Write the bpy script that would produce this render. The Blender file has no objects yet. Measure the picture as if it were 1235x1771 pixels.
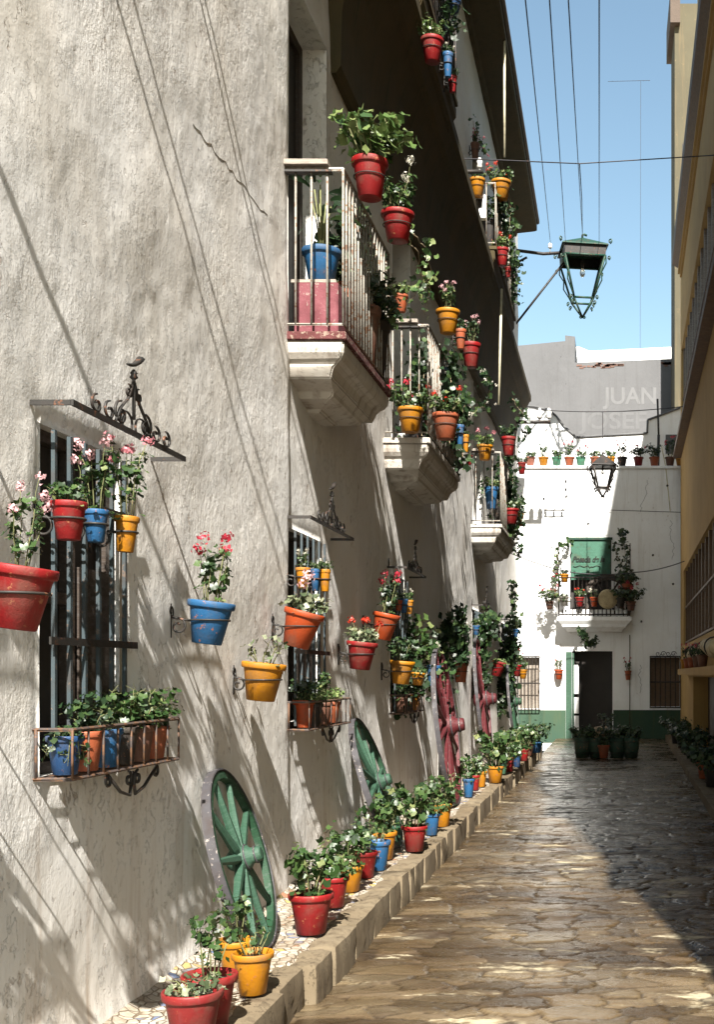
import bpy, math, random
import numpy as np
from mathutils import Vector, Matrix
R = math.radians
F = 2000.0          # focal length in photo pixels
CX, CY = 1055.0, 1165.0   # vanishing point of the street in the photo
D = 2.33            # left wall plane is x = -D

# ------------------------------------------------------------------ camera, sky, sun, exposure
sc = bpy.context.scene
COL = sc.collection
cam = bpy.data.cameras.new('camera')
camo = bpy.data.objects.new('camera', cam); COL.objects.link(camo)
camo.location = (0, 0, 0); camo.rotation_euler = (R(90), 0, 0)
cam.sensor_width = 36; cam.lens = F / 1771 * 36
cam.shift_x = (617.5 - CX) / 1771; cam.shift_y = (CY - 885.5) / 1771
cam.clip_start = 0.05; cam.clip_end = 2000
sc.camera = camo
SUN = Vector((-1.0, 6.25, -6.1)).normalized()          # direction the light travels
elev = math.asin(-SUN.z); azim = math.atan2(-SUN.x, -SUN.y)   # compass bearing of the sun from +Y towards +X
w = bpy.data.worlds.new('World'); sc.world = w; w.use_nodes = True
wn = w.node_tree; bg = wn.nodes['Background']
sky = wn.nodes.new('ShaderNodeTexSky'); sky.sky_type = 'NISHITA'; sky.sun_disc = False
sky.sun_elevation = elev; sky.sun_rotation = azim; sky.air_density = 1.0; sky.dust_density = 1.0; sky.ozone_density = 0.6
tint = wn.nodes.new('ShaderNodeMix'); tint.data_type = 'RGBA'; tint.blend_type = 'MULTIPLY'; tint.inputs[0].default_value = 1; tint.inputs[7].default_value = (1.10, 1.14, .98, 1)
wn.links.new(sky.outputs[0], tint.inputs[6]); wn.links.new(tint.outputs[2], bg.inputs[0]); bg.inputs[1].default_value = 0.066
sl = bpy.data.lights.new('sun', 'SUN'); sl.energy = 5.0; sl.angle = R(0.6); sl.color = (1.0, 0.95, 0.87)
so = bpy.data.objects.new('sun', sl); COL.objects.link(so)
so.rotation_euler = SUN.to_track_quat('-Z', 'Y').to_euler(); so.location = (5, -20, 25)
sc.view_settings.view_transform = 'Standard'; sc.view_settings.look = 'None'
sc.view_settings.exposure = 1.75; sc.view_settings.gamma = 1.0
sc.cycles.max_bounces = 8; sc.cycles.diffuse_bounces = 2

# ------------------------------------------------------------------ numpy noise
def vnoise(x, y, seed=0):
    xi = np.floor(x).astype(np.int64); yi = np.floor(y).astype(np.int64)
    fx = x - xi; fy = y - yi; fx = fx*fx*(3-2*fx); fy = fy*fy*(3-2*fy)
    def h(a, b):
        n = (a*374761393 + b*668265263 + seed*982451653) & 0x7fffffff
        n = ((n ^ (n >> 13)) * 1274126177) & 0x7fffffff
        n = n ^ (n >> 16)
        return (n & 0xffff) / 65535.0
    return (h(xi, yi)*(1-fx) + h(xi+1, yi)*fx)*(1-fy) + (h(xi, yi+1)*(1-fx) + h(xi+1, yi+1)*fx)*fy
def fbm(x, y, seed=0, o=4):
    t = 0; a = 1; s = 0
    for k in range(o):
        t = t + a*(vnoise(x, y, seed+k)-.5); s += a; a *= .5; x = x*2.03+7.1; y = y*2.03+3.7
    return t/s

# ------------------------------------------------------------------ node helpers / materials
class NM:
    def __init__(s, name):
        s.m = bpy.data.materials.new(name); s.m.use_nodes = True; s.t = s.m.node_tree
        s.p = s.t.nodes['Principled BSDF']; s.out = s.t.nodes['Material Output']
    def n(s, typ, **kw):
        nd = s.t.nodes.new('ShaderNode' + typ)
        for k, v in kw.items():
            if hasattr(nd, k): setattr(nd, k, v)
            else: nd.inputs[k.replace('_', ' ')].default_value = v
        return nd
    def l(s, a, b): s.t.links.new(a, b)
    def coords(s, scale=(1, 1, 1), kind='Object'):
        tc = s.n('TexCoord'); mp = s.n('Mapping'); mp.inputs['Scale'].default_value = scale
        s.l(tc.outputs[kind], mp.inputs['Vector']); return mp.outputs[0]
    def world(s, scale=(1, 1, 1)):
        g = s.n('NewGeometry'); mp = s.n('Mapping'); mp.inputs['Scale'].default_value = scale
        s.l(g.outputs['Position'], mp.inputs['Vector']); return mp.outputs[0]
    def noise(s, vec, scale, detail=5, rough=.6):
        nd = s.n('TexNoise'); nd.inputs['Scale'].default_value = scale; nd.inputs['Detail'].default_value = detail
        nd.inputs['Roughness'].default_value = rough; s.l(vec, nd.inputs['Vector']); return nd.outputs['Fac']
    def ramp(s, fac, stops, interp='LINEAR'):
        nd = s.n('ValToRGB'); cr = nd.color_ramp; cr.interpolation = interp
        while len(cr.elements) < len(stops): cr.elements.new(.5)
        for e, (p, c) in zip(cr.elements, stops):
            e.position = p; e.color = (c, c, c, 1) if isinstance(c, (int, float)) else (*c, 1)
        s.l(fac, nd.inputs[0]); return nd.outputs[0]
    def mix(s, fac, a, b, mode='MIX'):
        nd = s.n('Mix'); nd.data_type = 'RGBA'; nd.blend_type = mode
        for i, v in ((0, fac), (6, a), (7, b)):
            if hasattr(v, 'is_linked') or hasattr(v, 'links'): s.l(v, nd.inputs[i])
            elif i == 0: nd.inputs[0].default_value = v
            else: nd.inputs[i].default_value = (*v, 1) if not isinstance(v, (int, float)) else (v, v, v, 1)
        return nd.outputs[2]
    def math(s, op, a, b=0.0):
        nd = s.n('Math'); nd.operation = op
        for i, v in ((0, a), (1, b)):
            if hasattr(v, 'links'): s.l(v, nd.inputs[i])
            else: nd.inputs[i].default_value = v
        return nd.outputs[0]
    def bump(s, h, dist, strength=1.0, prev=None):
        nd = s.n('Bump'); nd.inputs['Distance'].default_value = dist; nd.inputs['Strength'].default_value = strength
        s.l(h, nd.inputs['Height'])
        if prev is not None: s.l(prev, nd.inputs['Normal'])
        return nd.outputs[0]
    def done(s, col=None, rough=.6, normal=None, metallic=0, spec=.5):
        if col is not None:
            if hasattr(col, 'links'): s.l(col, s.p.inputs['Base Color'])
            else: s.p.inputs['Base Color'].default_value = (*col, 1)
        if hasattr(rough, 'links'): s.l(rough, s.p.inputs['Roughness'])
        else: s.p.inputs['Roughness'].default_value = rough
        s.p.inputs['Metallic'].default_value = metallic; s.p.inputs['Specular IOR Level'].default_value = spec
        if normal is not None: s.l(normal, s.p.inputs['Normal'])
        return s.m

def plaster(name, base, stain, dirt, bumpd=.012, flake=.5, streak=.5, damp=0):
    m = NM(name); v = m.world(); vv = m.world((1, .8, .55)); vs = m.world((1, 1, .07)); va = m.world((1, .9, .6))
    big = m.noise(v, .9, 4); st = m.noise(vs, 8, 5, .65); blot = m.noise(v, 2.6, 5, .65)
    c = m.mix(m.ramp(big, [(.38, 0.0), (.68, .55)]), base, stain)
    c = m.mix(m.ramp(blot, [(.5, 0.0), (.72, .35)]), c, tuple(min(1, x*1.12) for x in base))
    zone = m.ramp(m.noise(v, .75, 3), [(.44, 0.0), (.58, 1.0)])
    pits = m.math('MULTIPLY', m.ramp(m.noise(vv, 15, 6, .72), [(.60, 0.0), (.66, 1.0)]), m.ramp(m.noise(v, 1.6, 3), [(.45, .05), (.62, 1.0)]))
    smask = m.ramp(st, [(.52, 0.0), (.74, 1.0)])
    if damp:
        g = m.n('NewGeometry'); sx = m.n('SeparateXYZ'); m.l(g.outputs['Position'], sx.inputs[0])
        low = m.ramp(m.math('MULTIPLY', m.math('ADD', sx.outputs[2], 2.0), .25), [(.05, 1.0), (.42, .12)])
        smask = m.math('MULTIPLY', smask, low)
    c = m.mix(m.math('MULTIPLY', smask, streak), c, dirt)
    c = m.mix(m.math('MULTIPLY', pits, .5), c, dirt)
    n6 = m.noise(va, 7.5, 8, .72)
    fl = m.ramp(n6, [(.40, 0.0), (.412, .5), (.56, .55), (.572, 1.0)])
    lump = m.noise(va, 3.6, 4, .55); grit = m.noise(va, 32, 5, .7)
    h = m.math('ADD', m.math('MULTIPLY', m.math('MULTIPLY', fl, flake), m.ramp(m.noise(v, 1.3, 3), [(.42, .15), (.6, 1.0)])), m.math('MULTIPLY', lump, .55))
    h = m.math('ADD', h, m.math('MULTIPLY', m.math('MULTIPLY', grit, zone), .5))
    h = m.math('ADD', h, m.math('MULTIPLY', m.noise(v, 75, 3), .07))
    h = m.math('SUBTRACT', h, m.math('MULTIPLY', pits, .55))
    return m.done(c, .9, m.bump(h, bumpd), spec=.25)

M = {}
M['whitewash'] = plaster('whitewash', (.69, .68, .66), (.59, .54, .46), (.30, .19, .10), .016, .75, .85, 1)
M['white_end'] = plaster('white_end', (.84, .85, .86), (.72, .70, .67), (.42, .37, .3), .006, .3, .3)
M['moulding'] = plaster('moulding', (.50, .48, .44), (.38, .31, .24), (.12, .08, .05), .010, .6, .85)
M['ochre'] = plaster('ochre', (.45, .29, .11), (.33, .21, .08), (.3, .16, .05), .004, .2, .35)
M['tan'] = plaster('tan', (.09, .08, .052), (.07, .06, .04), (.3, .2, .1), .003, .2, .2)
M['cement'] = plaster('cement', (.12, .12, .123), (.098, .098, .10), (.07, .068, .065), .01, .3, .3)
M['dado'] = plaster('dado', (.035, .07, .048), (.055, .085, .045), (.09, .09, .04), .004, .2, .5)
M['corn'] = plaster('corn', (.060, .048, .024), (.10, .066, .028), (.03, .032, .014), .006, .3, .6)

def painted(name, col, rough=.5, chip=(.30, .11, .05), chipamt=.62, dirt=(.12, .09, .06), b=.002, lime=.05):
    m = NM(name); v = m.coords()
    oi = m.n('ObjectInfo')
    mp = m.n('VectorMath'); mp.operation = 'ADD'; m.l(v, mp.inputs[0]); m.l(oi.outputs['Random'], mp.inputs[1]); v = mp.outputs[0]
    n1 = m.noise(v, 26, 6, .7); n2 = m.noise(v, 7, 4, .6); n3 = m.noise(v, 90, 3, .6)
    vz = m.n('VectorMath'); vz.operation = 'MULTIPLY'; m.l(v, vz.inputs[0]); vz.inputs[1].default_value = (1, 1, .22)
    n4 = m.noise(vz.outputs[0], 34, 4, .65)
    c = m.mix(m.ramp(n2, [(.35, 0.0), (.7, .6)]), col, tuple(x*.5 for x in col))
    c = m.mix(m.ramp(n4, [(.57, 0.0), (.8, .35)]), c, tuple(min(1, x*.8+lime) for x in col))
    c = m.mix(m.ramp(n1, [(chipamt, 0.0), (chipamt+.025, .9)]), c, chip)
    c = m.mix(m.math('MULTIPLY', m.ramp(n2, [(.5, 0.0), (.75, 1.0)]), .45), c, dirt)
    h = m.math('ADD', n1, m.math('MULTIPLY', n3, .4))
    return m.done(c, m.ramp(n2, [(.3, rough-.1), (.7, rough+.25)]), m.bump(h, b), spec=.4)
M['pink'] = painted('pink', (.16, .04, .05), .7, (.25, .2, .17), .60, (.08, .03, .03), .004)
M['slabred'] = painted('slabred', (.10, .026, .026), .8, (.24, .18, .14), .54, (.05, .03, .02), .006)
POTC = {'red': (.20, .006, .007), 'darkred': (.17, .012, .012), 'orange': (.31, .045, .008), 'yellow': (.38, .15, .004),
        'blue': (.015, .085, .20), 'darkblue': (.015, .05, .13), 'terracotta': (.30, .075, .03), 'pinkish': (.34, .12, .08),
        'green': (.06, .2, .12), 'grey': (.16, .15, .13), 'brown': (.13, .06, .04), 'black': (.02, .018, .018)}
for k, c in POTC.items(): M['pot_'+k] = painted('pot_'+k, c)
def iron(name, col, rough=.5, chip=(.12, .05, .025), amt=.6): return painted(name, col, rough, chip, amt, (.05, .03, .02), .001, .008)
M['iron'] = iron('iron', (.022, .02, .018)); M['rail'] = iron('rail', (.27, .255, .22), .5, (.14, .07, .035), .55)
M['bluebar'] = iron('bluebar', (.045, .062, .07), .45, (.12, .09, .07), .6)
M['greeniron'] = iron('greeniron', (.008, .045, .028), .5); M['rustrail'] = iron('rustrail', (.06, .045, .04), .6, (.12, .06, .03), .5)
M['insul'] = painted('insul', (.75, .75, .72), .25, (.5, .5, .45), .75)
M['wire'] = iron('wire', (.05, .05, .055)); M['rope'] = painted('rope', (.6, .55, .38), .8, (.3, .25, .15), .7)
def wood(name, col, dark):
    m = NM(name); v = m.coords((3, 3, 30)); n = m.noise(v, 3, 6, .75); n2 = m.noise(m.coords((1, 1, 2.5)), 14, 6, .75)
    c = m.mix(m.ramp(n, [(.3, 0.0), (.7, 1.0)]), col, dark); c = m.mix(m.ramp(n2, [(.56, 0.0), (.60, .9)]), c, tuple(min(1, x*1.2+.03) for x in dark))
    return m.done(c, .6, m.bump(n, .004), spec=.4)
M['woodgreen'] = wood('woodgreen', (.007, .048, .018), (.012, .035, .018)); M['woodgreenpale'] = wood('woodgreenpale', (.04, .085, .06), (.009, .045, .02))
M['woodred'] = wood('woodred', (.085, .006, .010), (.045, .006, .007)); M['wooddark'] = wood('wooddark', (.05, .035, .025), (.025, .018, .014))
M['woodbrown'] = wood('woodbrown', (.16, .09, .045), (.07, .04, .02)); M['plank'] = wood('plank', (.34, .30, .25), (.13, .10, .08))
M['tyre'] = iron('tyre', (.05, .047, .052), .6, (.25, .22, .2), .6)
m = NM('dark'); M['dark'] = m.done(m.mix(m.noise(m.world(), 5), (.012, .010, .009), (.03, .024, .02)), .7)
m = NM('roofdark'); M['roofdark'] = m.done(m.mix(m.noise(m.world(), 5), (.05, .035, .025), (.10, .07, .05)), .8, m.bump(m.noise(m.world(), 20), .01))
m = NM('soil'); M['soil'] = m.done(m.mix(m.noise(m.coords(), 40), (.06, .035, .02), (.16, .11, .07)), .9, m.bump(m.noise(m.coords(), 60), .01))
m = NM('glass'); M['glass'] = m.done((.03, .035, .04), .08, spec=.6)
m = NM('bulb'); m.p.inputs['Transmission Weight'].default_value = .6; M['bulb'] = m.done((.9, .9, .88), .05)

def leafmat(name, cols, tr=.25):
    m = NM(name); g = m.n('NewGeometry'); rnd = g.outputs['Random Per Island']
    c = m.ramp(rnd, cols); nz = m.noise(m.coords(), 90, 2); c = m.mix(m.ramp(nz, [(.4, 0.0), (.7, .35)]), c, (.02, .04, .01))
    m.done(c, .42, spec=.5)
    t = m.n('BsdfTranslucent'); m.l(c, t.inputs[0]); ms = m.n('MixShader'); ms.inputs[0].default_value = tr
    m.l(m.p.outputs[0], ms.inputs[1]); m.l(t.outputs[0], ms.inputs[2]); m.l(ms.outputs[0], m.out.inputs[0]); return m.m
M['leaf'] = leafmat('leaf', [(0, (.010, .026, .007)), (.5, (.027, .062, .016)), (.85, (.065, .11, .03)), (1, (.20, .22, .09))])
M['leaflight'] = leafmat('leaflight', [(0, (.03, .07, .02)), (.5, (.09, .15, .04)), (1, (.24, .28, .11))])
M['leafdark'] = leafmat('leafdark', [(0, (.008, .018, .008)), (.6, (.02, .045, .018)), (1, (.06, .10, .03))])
M['leafgrey'] = leafmat('leafgrey', [(0, (.04, .06, .03)), (.5, (.12, .15, .08)), (1, (.34, .33, .23))])
M['leafdry'] = leafmat('leafdry', [(0, (.30, .18, .06)), (.5, (.45, .33, .14)), (1, (.5, .45, .3))])
for k, c in {'pink': (.62, .22, .26), 'crimson': (.5, .03, .06), 'scarlet': (.6, .04, .02), 'white': (.7, .66, .56), 'palepink': (.68, .40, .42)}.items():
    M['fl_'+k] = leafmat('fl_'+k, [(0, tuple(x*.7 for x in c)), (1, tuple(min(1, x*1.15) for x in c))], .3)
M['stem'] = painted('stem', (.14, .15, .06), .7, (.3, .24, .14), .6)
M['vine'] = painted('vine', (.30, .24, .15), .8, (.4, .34, .22), .6)

# ------------------------------------------------------------------ mesh builder
def obj(name, me, mat, parent=None, loc=(0, 0, 0)):
    o = bpy.data.objects.new(name, me); COL.objects.link(o); o.location = loc
    if mat is not None and not me.materials: me.materials.append(M[mat] if isinstance(mat, str) else mat)
    if parent is not None: o.parent = parent
    return o
class MB:
    def __init__(s): s.v = []; s.f = []; s.sm = []
    def add(s, vs, fs, smooth=False):
        b = len(s.v); s.v += [tuple(p) for p in vs]; s.f += [tuple(i+b for i in f) for f in fs]; s.sm += [smooth]*len(fs); return s
    def box(s, x0, x1, y0, y1, z0, z1):
        return s.add([(x, y, z) for x in (x0, x1) for y in (y0, y1) for z in (z0, z1)],
                     [(0, 1, 3, 2), (4, 6, 7, 5), (0, 4, 5, 1), (2, 3, 7, 6), (0, 2, 6, 4), (1, 5, 7, 3)])
    def loft(s, rings, caps=True, smooth=False):
        n = len(rings[0]); vs = [p for r in rings for p in r]; fs = []
        for k in range(len(rings)-1):
            for i in range(n): fs.append((k*n+i, k*n+(i+1) % n, (k+1)*n+(i+1) % n, (k+1)*n+i))
        if caps: fs.append(tuple(range(n))[::-1]); fs.append(tuple((len(rings)-1)*n+i for i in range(n)))
        return s.add(vs, fs, smooth)
    def tube(s, pts, r, n=6, taper=None):
        pts = [Vector(p) for p in pts]; rings = []
        up = None
        for i, p in enumerate(pts):
            t = (pts[min(i+1, len(pts)-1)] - pts[max(i-1, 0)]); t = t.normalized() if t.length > 1e-9 else Vector((0, 0, 1))
            if up is None: up = Vector((0, 0, 1)) if abs(t.z) < .9 else Vector((1, 0, 0))
            a = t.cross(up); a = a.normalized() if a.length > 1e-6 else t.orthogonal().normalized(); b = a.cross(t).normalized(); up = b
            rr = r if taper is None else r + (taper-r)*i/(len(pts)-1)
            rings.append([p + a*math.cos(2*math.pi*k/n)*rr + b*math.sin(2*math.pi*k/n)*rr for k in range(n)])
        return s.loft(rings, True, n > 4)
    def ring(s, c, rad, r, axis='z', n=28, m=6):
        c = Vector(c); vs = []; fs = []
        for i in range(n):
            a = 2*math.pi*i/n
            for k in range(m):
                b = 2*math.pi*k/m; q = rad + r*math.cos(b); h = r*math.sin(b)
                p = (q*math.cos(a), q*math.sin(a), h) if axis == 'z' else (h, q*math.cos(a), q*math.sin(a)) if axis == 'x' else (q*math.cos(a), h, q*math.sin(a))
                vs.append(c+Vector(p))
        for i in range(n):
            for k in range(m): fs.append((i*m+k, i*m+(k+1) % m, ((i+1) % n)*m+(k+1) % m, ((i+1) % n)*m+k))
        return s.add(vs, fs, True)
    def lathe(s, prof, n=24, c=(0, 0, 0), axis='z', smooth=True):
        c = Vector(c); rings = []
        for r, h in prof:
            ring = []
            for i in range(n):
                a = 2*math.pi*i/n; x, y = r*math.cos(a), r*math.sin(a)
                ring.append(c + Vector((x, y, h) if axis == 'z' else (h, x, y) if axis == 'x' else (x, h, y)))
            rings.append(ring)
        return s.loft(rings, True, smooth)
    def xf(s, mat): s.v = [tuple(mat @ Vector(p)) for p in s.v]; return s
    def mesh(s, name, bevel=0):
        me = bpy.data.meshes.new(name); me.from_pydata(s.v, [], s.f); me.update()
        me.polygons.foreach_set('use_smooth', s.sm)
        import bmesh
        bm = bmesh.new(); bm.from_mesh(me); bmesh.ops.recalc_face_normals(bm, faces=bm.faces)
        if bevel: bmesh.ops.bevel(bm, geom=[e for e in bm.edges if len(e.link_faces) == 2 and e.calc_face_angle(0) > .8], offset=bevel, segments=2, affect='EDGES')
        bm.to_mesh(me); bm.free(); return me
    def build(s, name, mat, parent=None, org=None, bevel=0):
        if org is None and parent is not None: org = world_loc(parent)
        if org is not None: o3 = Vector(org); s.v = [tuple(Vector(p)-o3) for p in s.v]
        o = obj(name, s.mesh(name, bevel), mat, parent)
        if parent is None and org is not None: o.location = org
        return o
def world_loc(o):
    v = Vector(o.location)
    while o.parent is not None: o = o.parent; v = v + Vector(o.location)
    return v
def tag(o, label=None, cat=None, group=None, kind=None):
    if label: o['label'] = label
    if cat: o['category'] = cat
    if group: o['group'] = group
    if kind: o['kind'] = kind
    return o
def empty(name, loc, label, cat, group=None):
    o = bpy.data.objects.new(name, None); COL.objects.link(o); o.location = loc; o.empty_display_size = .1
    return tag(o, label, cat, group)
def at(px, py, x=None, Y=None):            # photo direction -> world point on plane x=... or at depth Y
    if Y is None: Y = F*x/(px-CX)
    return Vector(((px-CX)/F*Y, Y, (CY-py)/F*Y))
def pave_z(Y): return -1.65 + .008*Y
def road_z(Y): return -1.87 + .008*Y
def kerb_x(Y): return -1.724 + .015*Y
def on_pave(px, by):
    Y = 1.65/((by-CY)/F + .008); return Vector(((px-CX)/F*Y, Y, pave_z(Y)))
def on_road(px, by):
    Y = 1.87/((by-CY)/F + .008); return Vector(((px-CX)/F*Y, Y, road_z(Y)))
def arc(c, r, a0, a1, n, plane='yz'):
    out = []
    for i in range(n+1):
        a = R(a0+(a1-a0)*i/n); p, q = r*math.cos(a), r*math.sin(a)
        out.append(Vector(c)+Vector((0, p, q) if plane == 'yz' else (p, 0, q) if plane == 'xz' else (p, q, 0)))
    return out
def spiral(c, r0, r1, a0, a1, n=18, plane='yz'):
    out = []
    for i in range(n+1):
        t = i/n; a = R(a0+(a1-a0)*t); r = r0+(r1-r0)*t; p, q = r*math.cos(a), r*math.sin(a)
        out.append(Vector(c)+Vector((0, p, q) if plane == 'yz' else (p, 0, q) if plane == 'xz' else (p, q, 0)))
    return out

# ------------------------------------------------------------------ setting: ground, road, pavements, kerbs
g = MB(); g.add([(-300, -120, -2.3), (300, -120, -2.3), (300, 500, -2.3), (-300, 500, -2.3)], [(0, 1, 2, 3)])
m = NM('earth'); M['earth'] = m.done(m.mix(m.noise(m.world(), .6), (.2, .16, .11), (.28, .24, .18)), .95)
tag(g.build('ground', 'earth'), kind='structure')

# cobbled road: flagstones as real relief
def road():
    ys = np.concatenate([np.arange(-6, 4.5, .12), np.arange(4.5, 12, .018), np.arange(12, 20, .03), np.arange(20, 29.3, .05)])
    ts = np.linspace(0, 1, 170)
    Yg, Tg = np.meshgrid(ys, ts, indexing='ij')
    xl = -1.78 + .015*Yg; xr = 1.2 + .0097*Yg; X = xl + (xr-xl)*Tg
    # voronoi with jittered seeds in stretched cells
    sx, sy = .30, .17
    u = X/sx + fbm(X*2, Yg*2, 5)*1.3 + fbm(X*9, Yg*9, 51)*.35; v = Yg/sy + fbm(X*2+9, Yg*2, 8)*1.3 + fbm(X*9, Yg*9, 52)*.35
    ui = np.floor(u).astype(np.int64); vi = np.floor(v).astype(np.int64)
    def rnd(a, b, s):
        n = (a*374761393+b*668265263+s*362437) & 0x7fffffff; n = ((n ^ (n >> 13))*1274126177) & 0x7fffffff; return ((n ^ (n >> 15)) & 0xffff)/65535.
    F1 = np.full(u.shape, 9.); F2 = np.full(u.shape, 9.); hz = np.zeros(u.shape); cid = np.zeros(u.shape)
    for a in (-1, 0, 1):
        for b in (-1, 0, 1):
            ca, cb = ui+a, vi+b; off = (cb % 2)*.5
            px = ca+.5+off*.0+(rnd(ca, cb, 1)-.5)*.85; py = cb+.5+(rnd(ca, cb, 2)-.5)*.85
            dx, dy = u-px, v-py; d = np.maximum(np.abs(dx), np.abs(dy))*.7+np.hypot(dx, dy)*.3
            h = (rnd(ca, cb, 3)-.5)*.012 + dy*(rnd(ca, cb, 4)-.4)*.022 + dx*(rnd(ca, cb, 5)-.5)*.010
            nb = d < F1; F2 = np.where(nb, F1, np.minimum(F2, d)); hz = np.where(nb, h, hz); cid = np.where(nb, rnd(ca, cb, 6), cid); F1 = np.where(nb, d, F1)
    e = np.clip((F2-F1)/.09, 0, 1); e = e*e*(3-2*e)
    Z = -1.87+.008*Yg + hz*e*.75 - .010*(1-e) + fbm(X*5, Yg*9, 3)*.007 + fbm(X*1.2, Yg*1.2, 13)*.03
    V = np.stack([X, Yg, Z], -1).reshape(-1, 3); ny, nx = Yg.shape
    idx = np.arange(ny*nx).reshape(ny, nx); q = np.stack([idx[:-1, :-1], idx[:-1, 1:], idx[1:, 1:], idx[1:, :-1]], -1).reshape(-1, 4)
    me = bpy.data.meshes.new('road'); me.from_pydata(V.tolist(), [], q.tolist()); me.polygons.foreach_set('use_smooth', [True]*len(q)); me.update()
    at_ = me.attributes.new('joint', 'FLOAT', 'POINT'); at_.data.foreach_set('value', (1-e).reshape(-1).astype(np.float32))
    a2_ = me.attributes.new('tone', 'FLOAT', 'POINT'); a2_.data.foreach_set('value', cid.reshape(-1).astype(np.float32))
    m = NM('roadstone'); ja = m.n('Attribute'); ja.attribute_name = 'joint'; jf = ja.outputs['Fac']
    wv = m.world(); wx = m.world((.55, 1.3, 1))
    n1 = m.noise(wx, 1.3, 5, .6); n2 = m.noise(wx, 7, 6, .7); n3 = m.noise(wx, 2.2, 6, .7); n4 = m.noise(wv, 45, 4, .7)
    c = m.ramp(n1, [(.32, (.026, .017, .009)), (.48, (.060, .041, .021)), (.66, (.125, .096, .058))])
    c = m.mix(m.ramp(n2, [(.45, 0.0), (.7, .55)]), c, (.09, .06, .035))
    c = m.mix(m.ramp(n3, [(.58, 0.0), (.64, .8)]), c, (.36, .32, .22))
    c = m.mix(m.math('MULTIPLY', jf, .9), c, (.028, .018, .009)); c = m.mix(m.ramp(n4, [(.55, 0.0), (.72, .45)]), c, (.03, .02, .011))
    ta = m.n('Attribute'); ta.attribute_name = 'tone'; c = m.mix(1.0, c, m.ramp(ta.outputs['Fac'], [(0, (.62, .60, .59)), (.5, (.92, .92, .94)), (1, (1.3, 1.28, 1.25))]), 'MULTIPLY')
    # a darker oval patch near the kerb
    g_ = m.n('NewGeometry'); vm = m.n('VectorMath'); vm.operation = 'SUBTRACT'; m.l(g_.outputs['Position'], vm.inputs[0]); vm.inputs[1].default_value = (-1.26, 8.0, -1.8)
    v2 = m.n('VectorMath'); v2.operation = 'MULTIPLY'; m.l(vm.outputs[0], v2.inputs[0]); v2.inputs[1].default_value = (3.2, 5.5, 0)
    v3 = m.n('VectorMath'); v3.operation = 'LENGTH'; m.l(v2.outputs[0], v3.inputs[0])
    oval_mask = m.ramp(m.math('ADD', v3.outputs['Value'], m.math('MULTIPLY', n2, .6)), [(.75, .85), (1.35, 0.0)])
    c = m.mix(oval_mask, c, (.035, .022, .012))
    rough = m.ramp(m.math('ADD', m.math('MULTIPLY', n3, .6), m.math('MULTIPLY', n2, .4)), [(.42, .08), (.50, .26), (.58, .6)])
    h = m.math('ADD', n2, m.math('MULTIPLY', n4, .3))
    m.done(c, rough, m.bump(h, .009), spec=.55)
    tag(obj('road', me, m.m), kind='structure')
road()

# left pavement (broken-tile mosaic) and kerb stones
m = NM('mosaic'); v = m.world(); dn = m.n('TexNoise'); dn.inputs['Scale'].default_value = 6; m.l(v, dn.inputs['Vector'])
vo = m.n('TexVoronoi'); vo.inputs['Scale'].default_value = 18; m.l(v, vo.inputs['Vector'])
ve = m.n('TexVoronoi'); ve.feature = 'DISTANCE_TO_EDGE'; ve.inputs['Scale'].default_value = 18; m.l(v, ve.inputs['Vector'])
sp = m.n('SeparateColor'); m.l(vo.outputs['Color'], sp.inputs[0])
c = m.ramp(sp.outputs[0], [(0, (.52, .50, .44)), (.35, (.42, .40, .36)), (.55, (.60, .56, .48)), (.72, (.10, .16, .30)), (.8, (.45, .42, .36)), (.88, (.36, .13, .07)), (.93, (.5, .38, .12))], 'CONSTANT')
nd = m.noise(v, 5, 5, .7); c = m.mix(m.ramp(nd, [(.36, .15), (.6, .85)]), c, (.20, .15, .095))
j = m.ramp(ve.outputs['Distance'], [(.02, 0.0), (.07, 1.0)]); c = m.mix(j, (.16, .12, .08), c)
M['mosaic'] = m.done(c, .5, m.bump(m.math('ADD', j, nd), .008))
ys = np.concatenate([np.arange(-3, 4, .3), np.arange(4, 24.2, .08)]); ns = 16; vs = []; fs = []
for i, Y in enumerate(ys):
    for k in range(ns):
        x = -D-.05 + (kerb_x(Y)-.17+D+.05)*k/(ns-2); rise = .05*max(0, 1-(x+D)/.14)**2
        vs.append((x, Y, pave_z(Y)+rise-(.04 if k == ns-1 else 0)+float(fbm(np.array(x*4), np.array(Y*4), 4))*.03))
for i in range(len(ys)-1):
    for k in range(ns-1): a = i*ns+k; fs.append((a, a+1, a+ns+1, a+ns))
tag(MB().add(vs, fs, True).build('pavement', 'mosaic'), kind='structure')
M['kerbstone'] = plaster('kerbstone', (.12, .09, .055), (.21, .175, .12), (.05, .033, .02), .014, .7, .8)
rng = random.Random(4)
kb = MB(); Y = 2.0
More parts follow.
